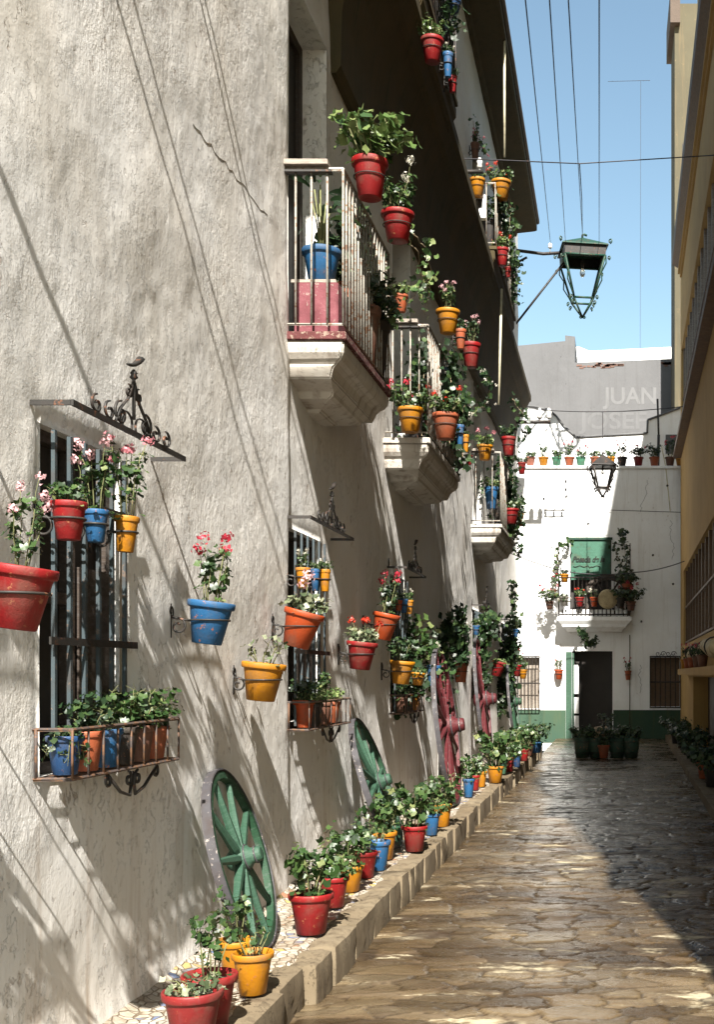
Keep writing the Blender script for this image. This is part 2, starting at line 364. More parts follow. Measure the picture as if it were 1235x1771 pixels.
def rockbox(mb, x0, x1, y0, y1, z0, z1, amp, seed, nx=5, ny=6, nz=5, rnd=.03):
    # rounded, uneven block
    import itertools
    def P(u, v, w):
        x = x0+(x1-x0)*u; y = y0+(y1-y0)*v; z = z0+(z1-z0)*w
        cx, cy, cz = (x0+x1)/2, (y0+y1)/2, (z0+z1)/2
        for (a, lo, hi) in ((0, x0, x1), (1, y0, y1), (2, z0, z1)): pass
        qx = min(max(x, x0+rnd), x1-rnd); qy = min(max(y, y0+rnd), y1-rnd); qz = min(max(z, z0+rnd), z1-rnd)
        d = Vector((x-qx, y-qy, z-qz))
        if d.length > 0: d = d.normalized()*rnd
        p = Vector((qx, qy, qz))+d
        n = float(fbm(np.array(p.x*9+seed), np.array(p.y*7+p.z*9), seed))
        return p + (p-Vector((cx, cy, cz))).normalized()*n*amp
    for ax in range(3):
        na, nb = [(ny, nz), (nx, nz), (nx, ny)][ax]
        for side in (0, 1):
            vs = []
            for i in range(na+1):
                for j in range(nb+1):
                    a, b = i/na, j/nb
                    vs.append(P(side, a, b) if ax == 0 else P(a, side, b) if ax == 1 else P(a, b, side))
            mb.add(vs, [(i*(nb+1)+j, i*(nb+1)+j+1, (i+1)*(nb+1)+j+1, (i+1)*(nb+1)+j) for i in range(na) for j in range(nb)], True)
while Y < 23.6:
    L = rng.uniform(.2, .62); x = kerb_x(Y+L/2); dz = rng.uniform(-.012, .012); dx = rng.uniform(-.012, .012)
    if Y < 7.2: dx += .03*math.sin(Y*3)
    rockbox(kb, x-.19+dx, x+dx, Y+.002, Y+L-.002, road_z(Y)-.12, road_z(Y)+.225+dz, .06, int(Y*10), rnd=.018 if Y > 7 else .035)
    Y += L
tag(kb.build('kerb', 'kerbstone'), kind='structure')
# right pavement + kerb
rp = MB()
for i in range(60):
    y0, y1 = -3+i*.53, -3+(i+1)*.53
    rockbox(rp, 1.108+.0097*y0, 1.108+.0097*y0+.16, y0+.004, y1-.004, road_z(y0)-.1, road_z(y0)+.13, .03, i, 3, 4, 3, .02)
tag(rp.build('kerb_right', 'kerbstone'), kind='structure')
rp = MB(); rp.add([(1.24, -3, road_z(-3)+.11), (2.2, -3, road_z(-3)+.11), (2.4, 29.2, road_z(29)+.11), (1.5, 29.2, road_z(29)+.11)], [(0, 1, 2, 3)])
tag(rp.build('pavement_right', 'kerbstone'), kind='structure')

# ------------------------------------------------------------------ LEFT HOUSE
house = empty('whitewashed_house', (-D, 4, -1.7), 'long whitewashed house with balconies lining the left side of the alley', 'house')
SLAB = 2.45
OPEN = [  # Y0,Y1,z0,z1,depth
    (4.71, 5.48, -.42, 1.02, .09), (8.36, 9.3, -.40, 1.06, .10), (12.25, 13.1, -.42, 1.06, .10), (19.6, 20.6, -.4, 1.1, .10), (24.9, 25.8, -.4, 1.1, .10),
    (8.38, 9.51, SLAB, 5.13, .25), (12.4, 13.5, SLAB, 5.1, .25), (19.8, 21.0, 2.5, 5.1, .25),
    (12.0, 13.1, 6.8, 9.2, .25), (19.6, 20.8, 6.8, 9.2, .25), (15.7, 16.8, pave_z(16)+.05, .75, .3), (2.95, 3.70, -.42, 1.02, .09)]
def cornerwall():
    ys = list(np.arange(2.0, 12, .05)) + list(np.arange(12, 29.3, .12)) + [29.3]
    zs = list(np.arange(-1.85, 6, .05)) + list(np.arange(6, 11.4, .15)) + [11.4]
    for (a, b, c, d, e) in OPEN:
        ys = [y for y in ys if min(abs(y-a), abs(y-b)) > .02] + [a, b]; zs = [z for z in zs if min(abs(z-c), abs(z-d)) > .02] + [c, d]
    ys = np.array(sorted(set(ys))); zs = np.array(sorted(set(zs)))
    Yg, Zg = np.meshgrid(ys, zs, indexing='ij')
    dsp = fbm(Yg*.6, Zg*.9, 21, 3)*.05 + fbm(Yg*2.6, Zg*3.0, 31, 4)*.011 + np.where(Yg < 8.3, .018, 0)
    fade = np.clip((Zg+1.85)/.5, 0, 1); dsp = dsp + (1-fade)**2*.10 * np.clip((8-Yg)/4, 0.2, 1)
    near = np.ones_like(Yg)
    for (a, b, c, d, e) in OPEN:
        dist = np.maximum(np.maximum(a-Yg, Yg-b), np.maximum(c-Zg, Zg-d)); near = np.minimum(near, np.clip(dist/.12+.25, .25, 1))
    X = -D + dsp*near
    ny, nz = Yg.shape; idx = np.arange(ny*nz).reshape(ny, nz)
    V = np.stack([X, Yg, Zg], -1).reshape(-1, 3).tolist(); faces = []
    cy = (ys[:-1]+ys[1:])/2; cz = (zs[:-1]+zs[1:])/2
    solid = np.ones((ny-1, nz-1), bool)
    for (a, b, c, d, e) in OPEN: solid[np.ix_((cy > a) & (cy < b), (cz > c) & (cz < d))] = False
    ii, jj = np.nonzero(solid)
    faces = np.stack([idx[ii, jj], idx[ii+1, jj], idx[ii+1, jj+1], idx[ii, jj+1]], -1).tolist()
    sm = [True]*len(faces)
    for (a, b, c, d, e) in OPEN:   # reveals
        ia = np.searchsorted(ys, a-1e-6); ib = np.searchsorted(ys, b-1e-6); ja = np.searchsorted(zs, c-1e-6); jb = np.searchsorted(zs, d-1e-6)
        def strip(ids, flip):
            base = len(V)
            for t in ids: p = V[t]; V.append([-D-e, p[1], p[2]])
            for k in range(len(ids)-1):
                q = [ids[k], ids[k+1], base+k+1, base+k]; faces.append(q if not flip else q[::-1]); sm.append(False)
        strip(idx[ia:ib+1, ja].tolist(), True); strip(idx[ia:ib+1, jb].tolist(), False)
        strip(idx[ia, ja:jb+1].tolist(), False); strip(idx[ib, ja:jb+1].tolist(), True)
    org = Vector(house.location); V = [(p[0]-org.x, p[1]-org.y, p[2]-org.z) for p in V]
    me = bpy.data.meshes.new('wall'); me.from_pydata(V, [], faces); me.polygons.foreach_set('use_smooth', sm); me.update()
    obj('wall', me, 'whitewash', house)
cornerwall()
core = MB(); core.box(-8, -D-.42, 1.9, 29.28, -2, 11.38); core.box(-D-.43, -D-.06, 29.0, 29.3, -2, 11.3); core.box(-D-.43, -D-.02, 1.7, 2.0, -2, 11.3); core.build('inner_walls', 'whitewash', house)

# the two eaves
def eave(z, xo, y0, y1, th, mat):
    mb = MB(); xi = -D-.03
    prof = [(xi, z-.12), (xi+.10, z-.12), (xi+.13, z-.04), (xo-.10, z-.0), (xo-.04, z+.01), (xo, z+.03), (xo, z+th), (xi, z+th+.1)]
    mb.loft([[(p[0], y, p[1]) for p in prof] for y in (y0, y1)]); return mb.build('cornice', mat, house)
cv = MB(); xi = -D-.03
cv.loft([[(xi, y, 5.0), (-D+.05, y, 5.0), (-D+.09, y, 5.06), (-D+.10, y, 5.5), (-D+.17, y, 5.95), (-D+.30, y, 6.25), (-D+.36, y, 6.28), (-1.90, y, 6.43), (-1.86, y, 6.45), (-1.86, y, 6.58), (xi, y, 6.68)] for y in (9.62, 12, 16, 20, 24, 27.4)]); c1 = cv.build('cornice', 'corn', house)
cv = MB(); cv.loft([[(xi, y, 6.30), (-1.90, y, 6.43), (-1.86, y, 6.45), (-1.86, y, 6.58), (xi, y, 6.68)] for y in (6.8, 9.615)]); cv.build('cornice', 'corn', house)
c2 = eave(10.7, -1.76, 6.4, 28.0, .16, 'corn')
MB().loft([[(-D-.3, y, 11.2), (-1.74, y, 10.87), (-1.70, y, 10.90), (-1.70, y, 10.96), (-D-.3, y, 11.38)] for y in (6.4, 13, 20, 28.0)]).build('roof_edge', 'roofdark', house)
MB().box(-8, -D-.2, 6.4, 28.0, 11.4, 11.5).build('roof', 'roofdark', house)

# crack in the plaster
ck = MB(); pts = []
for i in range(22):
    t = i/21; px = 335+130*t; py = 213+162*t + rng.uniform(-4, 4); p = at(px, py, x=-D+.02); a1, a2 = np.array(p.y), np.array(p.z); p.x = -D+float(fbm(a1*.6, a2*.9, 21, 3)*.05+fbm(a1*2.6, a2*3.0, 31, 4)*.011)+(.018 if p.y < 8.3 else 0)+.001; pts.append(p)
ck.tube(pts, .0012, 4); ck.build('plaster_crack', 'woodbrown', house)

# windows of the left house
def scroll_s(mb, c, s, flip=1, r=.006, plane='yz'):
    mb.tube(spiral(Vector(c), .07*s, .015*s, 90, 90+flip*430, 22, plane), r, 5)
def grille_window(i, op, bars):
    a, b, c, d, e = op
    win = MB(); win.box(-D-e-.03, -D-e+.0, a-.05, b+.05, c-.05, d+.05); wo = win.build('window', 'dark', house)
    fr = MB()
    for (p, q) in ((a, a+.05), (b-.05, b), ((a+b)/2-.025, (a+b)/2+.025)): fr.box(-D-e+.002, -D-e+.05, p, q, c, d)
    for z in (c, (c+d)/2, d-.05): fr.box(-D-e+.004, -D-e+.046, a, b, z, z+.05)
    fr.build('frame', 'wooddark', wo)
    sh = MB(); sh.box(-D-e+.052, -D-e+.062, a+.55*(b-a), b-.02, c+.02, c+.62*(d-c)); sh.build('shutter', 'wooddark', wo)
    gm = MB(); x = -D+.045
    for k in range(bars):
        y = a+.04 + (b-a-.08)*k/(bars-1); gm.box(x-.008, x+.008, y-.010, y+.010, c+.02, d-.02)
    gm.build('grille_bars', 'bluebar', wo)
    for z in (c+.385*(d-c), c+.80*(d-c)): MB().box(x+.0085, x+.018, a-.02, b+.07, z-.016, z+.016).build('grille_crossbar', 'iron', wo)
    # canopy shelf with iron crest
    cz = d+.06; y0, y1, xo = a-.12, b+.33, -D+.195
    ed = MB(); ed.box(xo-.0075, xo+.004, y0, y1, cz-.015, cz+.009); ed.box(-D-.02, xo-.008, y0-.002, y0+.0075, cz-.0135, cz+.0075); ed.box(-D-.02, xo-.008, y1-.0075, y1+.002, cz-.0135, cz+.0075)
    ed.tube([(-D+.01, y0, cz), (-D+.012, y0, cz+.09)], .008, 5)
    co = ed.build('window_hood', 'iron', house)
    cr = MB(); ym = (y0+y1)/2+.03; X = xo-.02
    for k, yy in enumerate((-.42, -.28, -.15, .15, .28, .42)):
        s = 1.0 if abs(yy) > .2 else 1.3; scroll_s(cr, (X, ym+yy, cz+.075*s), .9*s, 1 if yy < 0 else -1, .007)
        cr.tube([(X, ym+yy, cz), (X, ym+yy+.03*(1 if yy < 0 else -1), cz+.07*s)], .007, 5)
    for sgn in (-1, 1):
        cr.tube([(X, ym+sgn*.22, cz+.02), (X, ym+sgn*.16, cz+.13), (X, ym+sgn*.07, cz+.22), (X, ym+sgn*.03, cz+.30), (X, ym, cz+.36)], .008, 6)
        cr.tube(spiral((X, ym+sgn*.06, cz+.27), .05, .012, 90, 90+sgn*400, 18), .006, 5)
        cr.tube(arc((X, ym+sgn*.09, cz+.06), .07, 0, 360, 14), .006, 5)
    cr.tube([(X, ym, cz+.1), (X, ym, cz+.42)], .008, 6)
    cr.lathe([(.003, 0), (.02, .02), (.012, .04), (.018, .05), (.004, .075)], 8, (X, ym, cz+.36))
    # little iron bird on the crest
    cr.tube([(X, ym-.075, cz+.445), (X, ym-.04, cz+.45), (X, ym, cz+.465), (X, ym+.05, cz+.50), (X, ym+.085, cz+.535)], .008, 7, .02); cr.tube([(X, ym+.085, cz+.535), (X, ym+.125, cz+.54)], .014, 6, .003)
    cr.v = [(p[0], ym+(p[1]-ym)*.9, cz+(p[2]-cz)*.68) for p in cr.v]; cr.build('crest', 'iron', co)
    # basket rack below
    rz0, rz1 = c-.004-.0, c+.195; by0, by1, bx = a-.08, b+.29, -D+.176
    rk = MB()
    for z in (rz0, rz1): rk.tube([(-D, by0-.1*0, z), (bx, by0, z), (bx, by1, z), (-D, by1, z)], .0075, 4)
    nb = 9
    for k in range(nb): y = by0+(by1-by0)*k/(nb-1); rk.tube([(bx, y, rz0), (bx, y, rz1)], .0055, 5)
    rk.tube([(-D+.03, by0, rz0), (-D+.03, by0, rz1)], .007, 5)
    for k in range(6): x_ = -D+.176*(k+.5)/6; rk.tube([(x_, by0, rz0), (x_, by1, rz0)], .004, 4)
    ro = rk.build('basket_rack', 'rustrail', house)
    sb = MB(); ym = (by0+by1)/2+.05
    for sgn in (-1, 1):
        sb.tube([(bx-.01, ym+sgn*.26, rz0-.02), (bx-.015, ym+sgn*.13, rz0-.10), (bx-.015, ym+sgn*.03, rz0-.125), (bx-.015, ym, rz0-.02)], .008, 6)
        sb.tube(spiral((bx-.012, ym+sgn*.26, rz0-.04), .032, .008, 90, 90-sgn*430), .007, 5)
        sb.tube(spiral((bx-.012, ym+sgn*.05, rz0-.05), .035, .008, 90, 90+sgn*430), .007, 5)
    sb.build('scroll_bracket', 'iron', ro)
for i, k in enumerate((0, 1, 2, 3, 4, 11)): grille_window(i, OPEN[k], 6)
# doors behind balconies and the alley door
for k in (5, 6, 7, 8, 9, 10):
    a, b, c, d, e = OPEN[k]
    dm = MB(); dm.box(-D-e-.02, -D-e+.01, a-.05, b+.05, c-.02, d+.05); do = dm.build('door' if k == 10 else 'balcony_door', 'dark', house)
    fr = MB(); fr.box(-D-e+.012, -D-e+.05, a, a+.08, c, d); fr.box(-D-e+.012, -D-e+.05, b-.08, b, c, d); fr.box(-D-e+.014, -D-e+.048, a+.08, b-.08, d-.08, d); fr.box(-D-e+.014, -D-e+.04, (a+b)/2-.03, (a+b)/2+.03, c, d-.08)
    fr.build('frame', 'wooddark', do)
# balconies
def balcony(y0, y1, zt, xo, railh, near_bars, side_bars, slabmat='slabred', mould='moulding', railmat='rail', cap=True, lv=None):
    o = xo+D
    def rect(i, out, z): return [(-D-.03, y0+i, z), (-D+out, y0+i, z), (-D+out, y1-i, z), (-D-.03, y1-i, z)]
    levels = lv or [(.03, o-.03, -.075), (.03, o-.03, -.13), (.04, o-.035, -.17), (.07, o-.06, -.215), (.09, o-.09, -.235), (.10, o-.10, -.25), (.10, o-.12, -.27), (.12, o-.14, -.33), (.13, o-.14, -.355),
              (.36, o*.60, -.40), (.38, o*.58, -.43), (.40, o*.52, -.45), (.62, o*.26, -.485), (.64, o*.24, -.51), (.70, .02, -.525)]
    mb = MB(); mb.loft([rect(i, out, zt+z) for (i, out, z) in levels[::-1]]); mb.v = [(p[0], p[1], zt+(p[2]-zt)*(.88 if lv is None else 1)) for p in mb.v]; bo = mb.build('balcony', mould, house, bevel=.012)
    sl = MB(); sl.box(-D-.02, xo-.01, y0+.01, y1-.01, zt-.066, zt-.006); sl.build('floor_slab', slabmat, bo, bevel=.006)
    rl = MB(); z0, z1 = zt+.05, zt+railh; x = xo-.035; ya, yb = y0+.035, y1-.035
    for z, r in ((z0, .009), (z1, .014)): rl.tube([(-D, ya, z), (x, ya, z), (x, yb, z), (-D, yb, z)], r, 4)
    for yy in (ya, yb):
        for k in range(near_bars): xx = -D+.08+(x+D-.08)*k/(near_bars-1); rl.tube([(xx, yy, z0), (xx, yy, z1)], .0095, 5)
    for k in range(1, side_bars): yy = ya+(yb-ya)*k/side_bars; rl.tube([(x, yy, z0), (x, yy, z1)], .009, 5)
    ro = rl.build('railing', railmat, bo)
    if cap:
        cp = MB(); cp.box(-D-.02, x-.10, ya-.05, ya+.05, z1+.014, z1+.055); cp.build('cap_board', 'plank', bo, bevel=.004)
        dk = MB(); dk.box(-D-.0, x-.08, ya-.035, ya+.035, z1-.03, z1-.016); dk.build('cap_batten', 'iron', bo)
    return bo
balcony(8.24, 10.0, SLAB, -1.875, 1.16, 4, 17)
balcony(11.95, 14.4, SLAB, -1.85, 1.16, 5, 22, 'moulding')
balcony(19.4, 22.3, 2.52, -1.80, 1.2, 4, 20, 'moulding')
lv = [(0, .50, -.08), (.02, .50, -.2), (.05, .46, -.28), (.1, .44, -.42)]
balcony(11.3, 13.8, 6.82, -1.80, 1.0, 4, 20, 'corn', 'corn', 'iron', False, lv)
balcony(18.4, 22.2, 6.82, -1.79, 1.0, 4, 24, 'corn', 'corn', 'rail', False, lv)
pb = MB(); pb.box(-2.30, -1.98, 8.42, 8.95, SLAB+.005, SLAB+.40); pk = pb.build('wooden_crate', 'pink', bevel=.006, org=(-2.14, 8.7, SLAB))
tag(pk, 'pink painted box on the nearest balcony floor, under a blue pot', 'box')
lb = MB(); lb.box(-2.33, -2.0, 8.44, 8.93, SLAB+.402, SLAB+.43)
lb.build('lid', 'plank', pk, org=(-2.14, 8.7, SLAB), bevel=.004)

# ------------------------------------------------------------------ END HOUSE
YE = 29.1; SE = F/YE
def ex(px): return (px-CX)/SE
def ez(py): return (CY-py)/SE
endh = empty('end_house', (0, YE, road_z(YE)), 'white house with green dado closing the far end of the alley', 'house')
def panelwall(x0, x1, z0, z1, y, depth, holes, name, mat, parent, th=.4):
    xs = sorted(set([x0, x1]+[h[0] for h in holes]+[h[1] for h in holes])); zs = sorted(set([z0, z1]+[h[2] for h in holes]+[h[3] for h in holes]))
    mb = MB()
    for i in range(len(xs)-1):
        for j in range(len(zs)-1):
            cx, cz = (xs[i]+xs[i+1])/2, (zs[j]+zs[j+1])/2
            if any(h[0] < cx < h[1] and h[2] < cz < h[3] for h in holes): continue
            mb.add([(xs[i], y, zs[j]), (xs[i+1], y, zs[j]), (xs[i+1], y, zs[j+1]), (xs[i], y, zs[j+1])], [(0, 1, 2, 3)])
    for (a, b, c, d) in holes:
        p = [(a, y, c), (b, y, c), (b, y, d), (a, y, d)]; q = [(u[0], y+depth, u[2]) for u in p]
        mb.add(p+q, [(0, 1, 5, 4), (1, 2, 6, 5), (2, 3, 7, 6), (3, 0, 4, 7)])
    mb.add([(x0, y, z1), (x1, y, z1), (x1, y+th, z1), (x0, y+th, z1)], [(0, 1, 2, 3)])
    return mb.build(name, mat, parent)
zr = road_z(YE)
DH = (ex(990), ex(1060), zr-.05, ez(1126)); W1h = (ex(897), ex(934), ez(1226), ez(1137)); W2h = (ex(1125), ex(1177), ez(1222), ez(1137)); BH = (ex(987), ex(1058), ez(1075), ez(932))
panelwall(-2.9, 2.1, zr-.3, ez(811), YE, .3, [DH, W1h, W2h, BH], 'wall', 'white_end', endh)
bk = MB(); bk.box(-2.9, 2.1, YE+.32, YE+.5, zr-.3, ez(811)); bk.box(-3, 2.1, YE+.42, YE+1.4, ez(811)-.3, ez(811)-.004); bk.build('inner_walls', 'dark', endh)
pl = MB(); pl.box(-2.4, 1.82, YE-.05, YE+.35, ez(811)+.002, ez(806)); pl.build('parapet_ledge', 'white_end', endh, bevel=.01)
zd = ez(1228)
for (a, b) in ((-2.33, DH[0]-.16), (DH[1]+.02, 1.8)): MB().box(a, b, YE-.012, YE-.001, zr-.1, zd).build('dado', 'dado', endh)
# door: green frame post, open leaf
dr = MB(); dr.box(DH[0], DH[1], YE+.27, YE+.3, DH[2], DH[3]); do = dr.build('door', 'dark', endh)
fr = MB(); fr.box(DH[0]-.155, DH[0]-.003, YE-.02, YE-.0015, DH[2], DH[3]-.02); fr.build('door_post', 'woodgreenpale', do)
lf = MB(); lf.box(DH[0]+.01, DH[0]+.05, YE+.01, YE+.26, DH[2]+.06, DH[3]-.05); lf.build('door_leaf', 'woodgreenpale', do)
pn = MB()
for (a, b) in ((ez(1270), ez(1238)), (ez(1234), ez(1206)), (ez(1200), ez(1150))): pn.box(DH[0]+.052, DH[0]+.17, YE+.02, YE+.03, a, b)
pn.build('door_panel', 'white_end', do)
# windows
for (h, shut) in ((W1h, 'plank'), (W2h, 'woodbrown')):
    wb = MB(); wb.box(h[0], h[1], YE+.2, YE+.23, h[2], h[3]); wo = wb.build('window', shut, endh)
    gr = MB(); nb = 7
    yo = YE-.12
    for k in range(nb): x = h[0]+(h[1]-h[0])*k/(nb-1); gr.tube([(x, yo, h[2]-.02), (x, yo, h[3]+.02)], .011, 4)
    for z in (h[2]-.02, (h[2]+h[3])/2, h[3]+.02): gr.tube([(h[0], YE, z), (h[0], yo, z), (h[1], yo, z), (h[1], YE, z)], .016, 4)
    gr.build('grille', 'iron', wo)
    if h is W2h:
        sm_ = MB()
        for k in range(4): sm_.tube(spiral((ex(1142)+k*.13-.05, yo, h[3]+.09), .07, .015, 0, 420*(1 if k % 2 else -1), 18, 'xz'), .008, 5)
        sm_.build('crest', 'iron', wo)
# balcony on the end house
x0, x1 = ex(966), ex(1092); zt = ez(1068); yo = YE-.6
def rc(i, out, z): return [(x0+i, YE+.02, z), (x1-i, YE+.02, z), (x1-i, YE-out, z), (x0+i, YE-out, z)]
bb = MB(); bb.loft([rc(.22, .3, zt-.36), rc(.2, .4, zt-.30), (rc(.12, .5, zt-.26)), rc(.10, .52, zt-.20), rc(.04, .56, zt-.15), rc(.0, .6, zt-.10), rc(0, .6, zt)]); bo = bb.build('balcony', 'white_end', endh, bevel=.01)
rl = MB(); zt2 = ez(1002)
for z in (zt+.05, zt2): rl.tube([(x0+.03, YE, z), (x0+.03, yo+.03, z), (x1-.03, yo+.03, z), (x1-.03, YE, z)], .016, 4)
for k in range(19): x = x0+.03+(x1-x0-.06)*k/18; rl.tube([(x, yo+.03, zt+.05), (x, yo+.03, zt2)], .009, 4)
for xx in (x0+.03, x1-.03):
    for k in range(1, 4): rl.tube([(xx, yo+.03+k*.14, zt+.05), (xx, yo+.03+k*.14, zt2)], .009, 4)
    rl.tube([(xx, yo+.03, zt2), (xx, yo+.03, ez(944))], .010, 4); rl.tube([(xx, yo+.03, ez(944)), (xx, YE, ez(944))], .010, 4)
for (a, b) in ((x0+.03, ex(986)), (ex(1060), x1-.03)): rl.tube([(a, yo+.03, ez(944)), (b, YE-.02, ez(944))], .012, 4)
rl.build('railing', 'iron', bo)
tl = MB()
for k in range(16): tl.box(x0+.08+k*(x1-x0-.16)/16, x0+.08+(k+.78)*(x1-x0-.16)/16, yo+.05, yo+.065, zt+.01, zt+.17)
tl.build('kick_tiles', 'white_end', bo)
# roller blind with lettering
bl = MB(); zb0, zb1 = ez(1003), ez(934)
n = 26
for k in range(n): z = zb0+(zb1-zb0)*k/n; bl.box(BH[0]+.02, BH[1]-.02, YE-.045+(k % 2)*.003, YE-.03, z, z+(zb1-zb0)/n*.93)
M['ink'] = painted('ink', (.006, .014, .009), .7, (.03, .08, .05), .66, lime=.0)
M['blind'] = painted('blind', (.035, .115, .075), .6, (.02, .06, .04), .68)
blo = bl.build('roller_blind', 'blind', endh)
hd = MB(); hd.box(BH[0]-.03, BH[1]+.03, YE-.09, YE-.001, zb1-.0, zb1+.06); hd.build('blind_head', 'greeniron', blo)
dk = MB(); dk.box(BH[0]+.0, BH[1], YE+.26, YE+.29, BH[2], BH[3]); dk.build('balcony_door', 'dark', endh)
def text(body, size, loc, mat, parent, rot=(R(90), 0, 0), name='lettering', ext=.004, shear=0, off=0, sx=1):
    cu = bpy.data.curves.new('t', 'FONT'); cu.body = body; cu.size = size; cu.extrude = ext; cu.shear = shear; cu.offset = off; cu.align_x = 'CENTER'
    t = bpy.data.objects.new('t', cu); COL.objects.link(t)
    dg = bpy.context.evaluated_depsgraph_get(); me = bpy.data.meshes.new_from_object(t.evaluated_get(dg)); bpy.data.objects.remove(t)
    me.materials.clear(); o = obj(name, me, mat, parent); o.location = Vector(loc)-(world_loc(parent)); o.rotation_euler = rot; o.scale = (sx, 1, 1)
    return o
text('Posada de la', .19, (ex(1018), YE-.052, ez(972)), 'ink', blo, shear=.35, off=.009, sx=.85)
sw = MB(); sw.tube([(ex(992+2.6*k), YE-.05, ez(980+1.2*math.sin(k*1.1)+(3 if k == 11 else 0))) for k in range(19)], .012, 4); sw.build('flourish', 'ink', blo)
for i, (px, py) in enumerate(((979, 832), (979, 846), (980, 858), (1018, 905), (941, 862), (1155, 840), (1130, 960), (1165, 1010), (905, 1060), (1110, 1075))):
    MB().lathe([(.004, -.07), (.012, -.06), (.03, -.012), (.03, 0)], 8, (ex(px), YE, ez(py)), 'y').build('wall_hook', 'iron', endh)
r9 = random.Random(12)
for (xa, ya, n_) in ((1120, 830, 14), (1160, 900, 18), (930, 1020, 12), (1108, 1150, 12)):
    P_ = [Vector((ex(xa), YE-.002, ez(ya)))]
    for k in range(n_): P_.append(P_[-1]+Vector((r9.uniform(-.05, .06), 0, -r9.uniform(.02, .09))))
    MB().tube(P_, .004, 4).build('plaster_crack', 'cement', endh)
# drain pipe hairline and marks
dp = MB(); dp.tube([(ex(1090), YE-.01, ez(1098)), (ex(1090), YE-.01, ez(1270))], .012, 5); dp.build('conduit', 'tan', endh)
ib = MB(); zc = ez(884)
ib.tube([(ex(943), YE-.02, zc+.06), (ex(943), YE-.15, zc), (ex(977), YE-.15, zc), (ex(977), YE-.02, zc+.06)], .016, 5)
ibo = ib.build('insulator_rack', 'iron', endh)
im = MB()
for px in (946, 960, 974): im.lathe([(.012, 0), (.03, .02), (.02, .06), (.03, .09), (.012, .13)], 8, (ex(px), YE-.15, zc+.01))
im.build('insulator', 'insul', ibo)

# ------------------------------------------------------------------ buildings behind
terr = empty('terrace_house', (0, 31.5, -1.6), 'white stepped parapet wall rising behind the row of ledge pots', 'building')
YB = 31.5; S2 = F/YB
def fx(px, Y): return (px-CX)/F*Y
def fz(py, Y): return (CY-py)/F*Y
pts = [(880, 830), (880, 700), (925, 704), (950, 710), (962, 720), (975, 737), (997, 757), (1045, 754), (1120, 750), (1121, 727), (1135, 722), (1180, 705), (1180, 830)]
tb = MB(); ring = [(fx(a, YB), YB, fz(b, YB)) for a, b in pts]
tb.loft([ring, [(x, y+.5, z) for x, y, z in ring]]); tb.build('wall', 'white_end', terr)
cp = MB()
for (a, b) in zip(pts[1:-2], pts[2:-1]): cp.tube([(fx(a[0], YB), YB-.02, fz(a[1], YB)+.01), (fx(b[0], YB), YB-.02, fz(b[1], YB)+.01)], .03, 5)
cp.build('coping', 'cement', terr)
vb = MB(); vb.box(fx(1152, YB), fx(1174, YB), YB-.03, YB-.002, fz(785, YB), fz(752, YB)); vb.build('bare_patch', 'cement', terr)
YG = 34.0
gray = empty('grey_building', (0, YG, -1.6), 'tall bare grey rendered wall with faint white lettering above the terrace', 'building')
pts = [(850, 860), (850, 601), (905, 597), (975, 590), (978, 590), (978, 580), (995, 582), (995, 627), (1080, 624), (1172, 620), (1195, 620), (1195, 860)]
gb = MB(); ring = [(fx(a, YG), YG, fz(b, YG)) for a, b in pts]; gb.loft([ring, [(x, y+4, z) for x, y, z in ring]]); gb.build('wall', 'cement', gray)
br = MB(); rr = random.Random(3)
for i in range(34):
    px = rr.choice([rr.uniform(997, 1075), rr.uniform(997, 1075), rr.uniform(1140, 1160)]); py = 628+rr.uniform(0, 7)-(px-997)*.02
    br.box(fx(px, YG), fx(px, YG)+rr.uniform(.08, .22), YG-.012, YG+.01, fz(py, YG)-.05, fz(py, YG))
br.build('bare_bricks', 'pot_brown', gray)
M['faded'] = plaster('faded', (.155, .155, .157), (.13, .13, .132), (.11, .11, .11), .003, .2, 1)
M['faded2'] = plaster('faded2', (.137, .137, .14), (.112, .112, .114), (.10, .10, .10), .003, .2, 1)
text('JUAN', .68, (fx(1092, YG), YG-.002, fz(698, YG)), 'faded', gray, off=.012, sx=.95, ext=.001)
text('JOSEF', .68, (fx(1062, YG), YG-.002, fz(741, YG)), 'faded2', gray, off=.012, sx=1.15, ext=.001)
white = empty('rooftop_parapet', (2, 46, -1.6), 'sunlit white parapet wall seen above the grey building', 'wall')
YW = 46.0; wp = MB(); pw = [(990, 640), (990, 600), (1003, 600), (1020, 607), (1163, 600), (1163, 640)]
ring = [(fx(a, YW), YW, fz(b, YW)) for a, b in pw]; wp.loft([ring, [(x, y+.5, z) for x, y, z in ring]]); wp.build('wall', 'white_end', white)
wp = MB(); wp.box(fx(990, YW), fx(1163, YW), YW+.1, YW+3, -2, fz(640, YW)); wp.build('lower_wall', 'white_end', white)

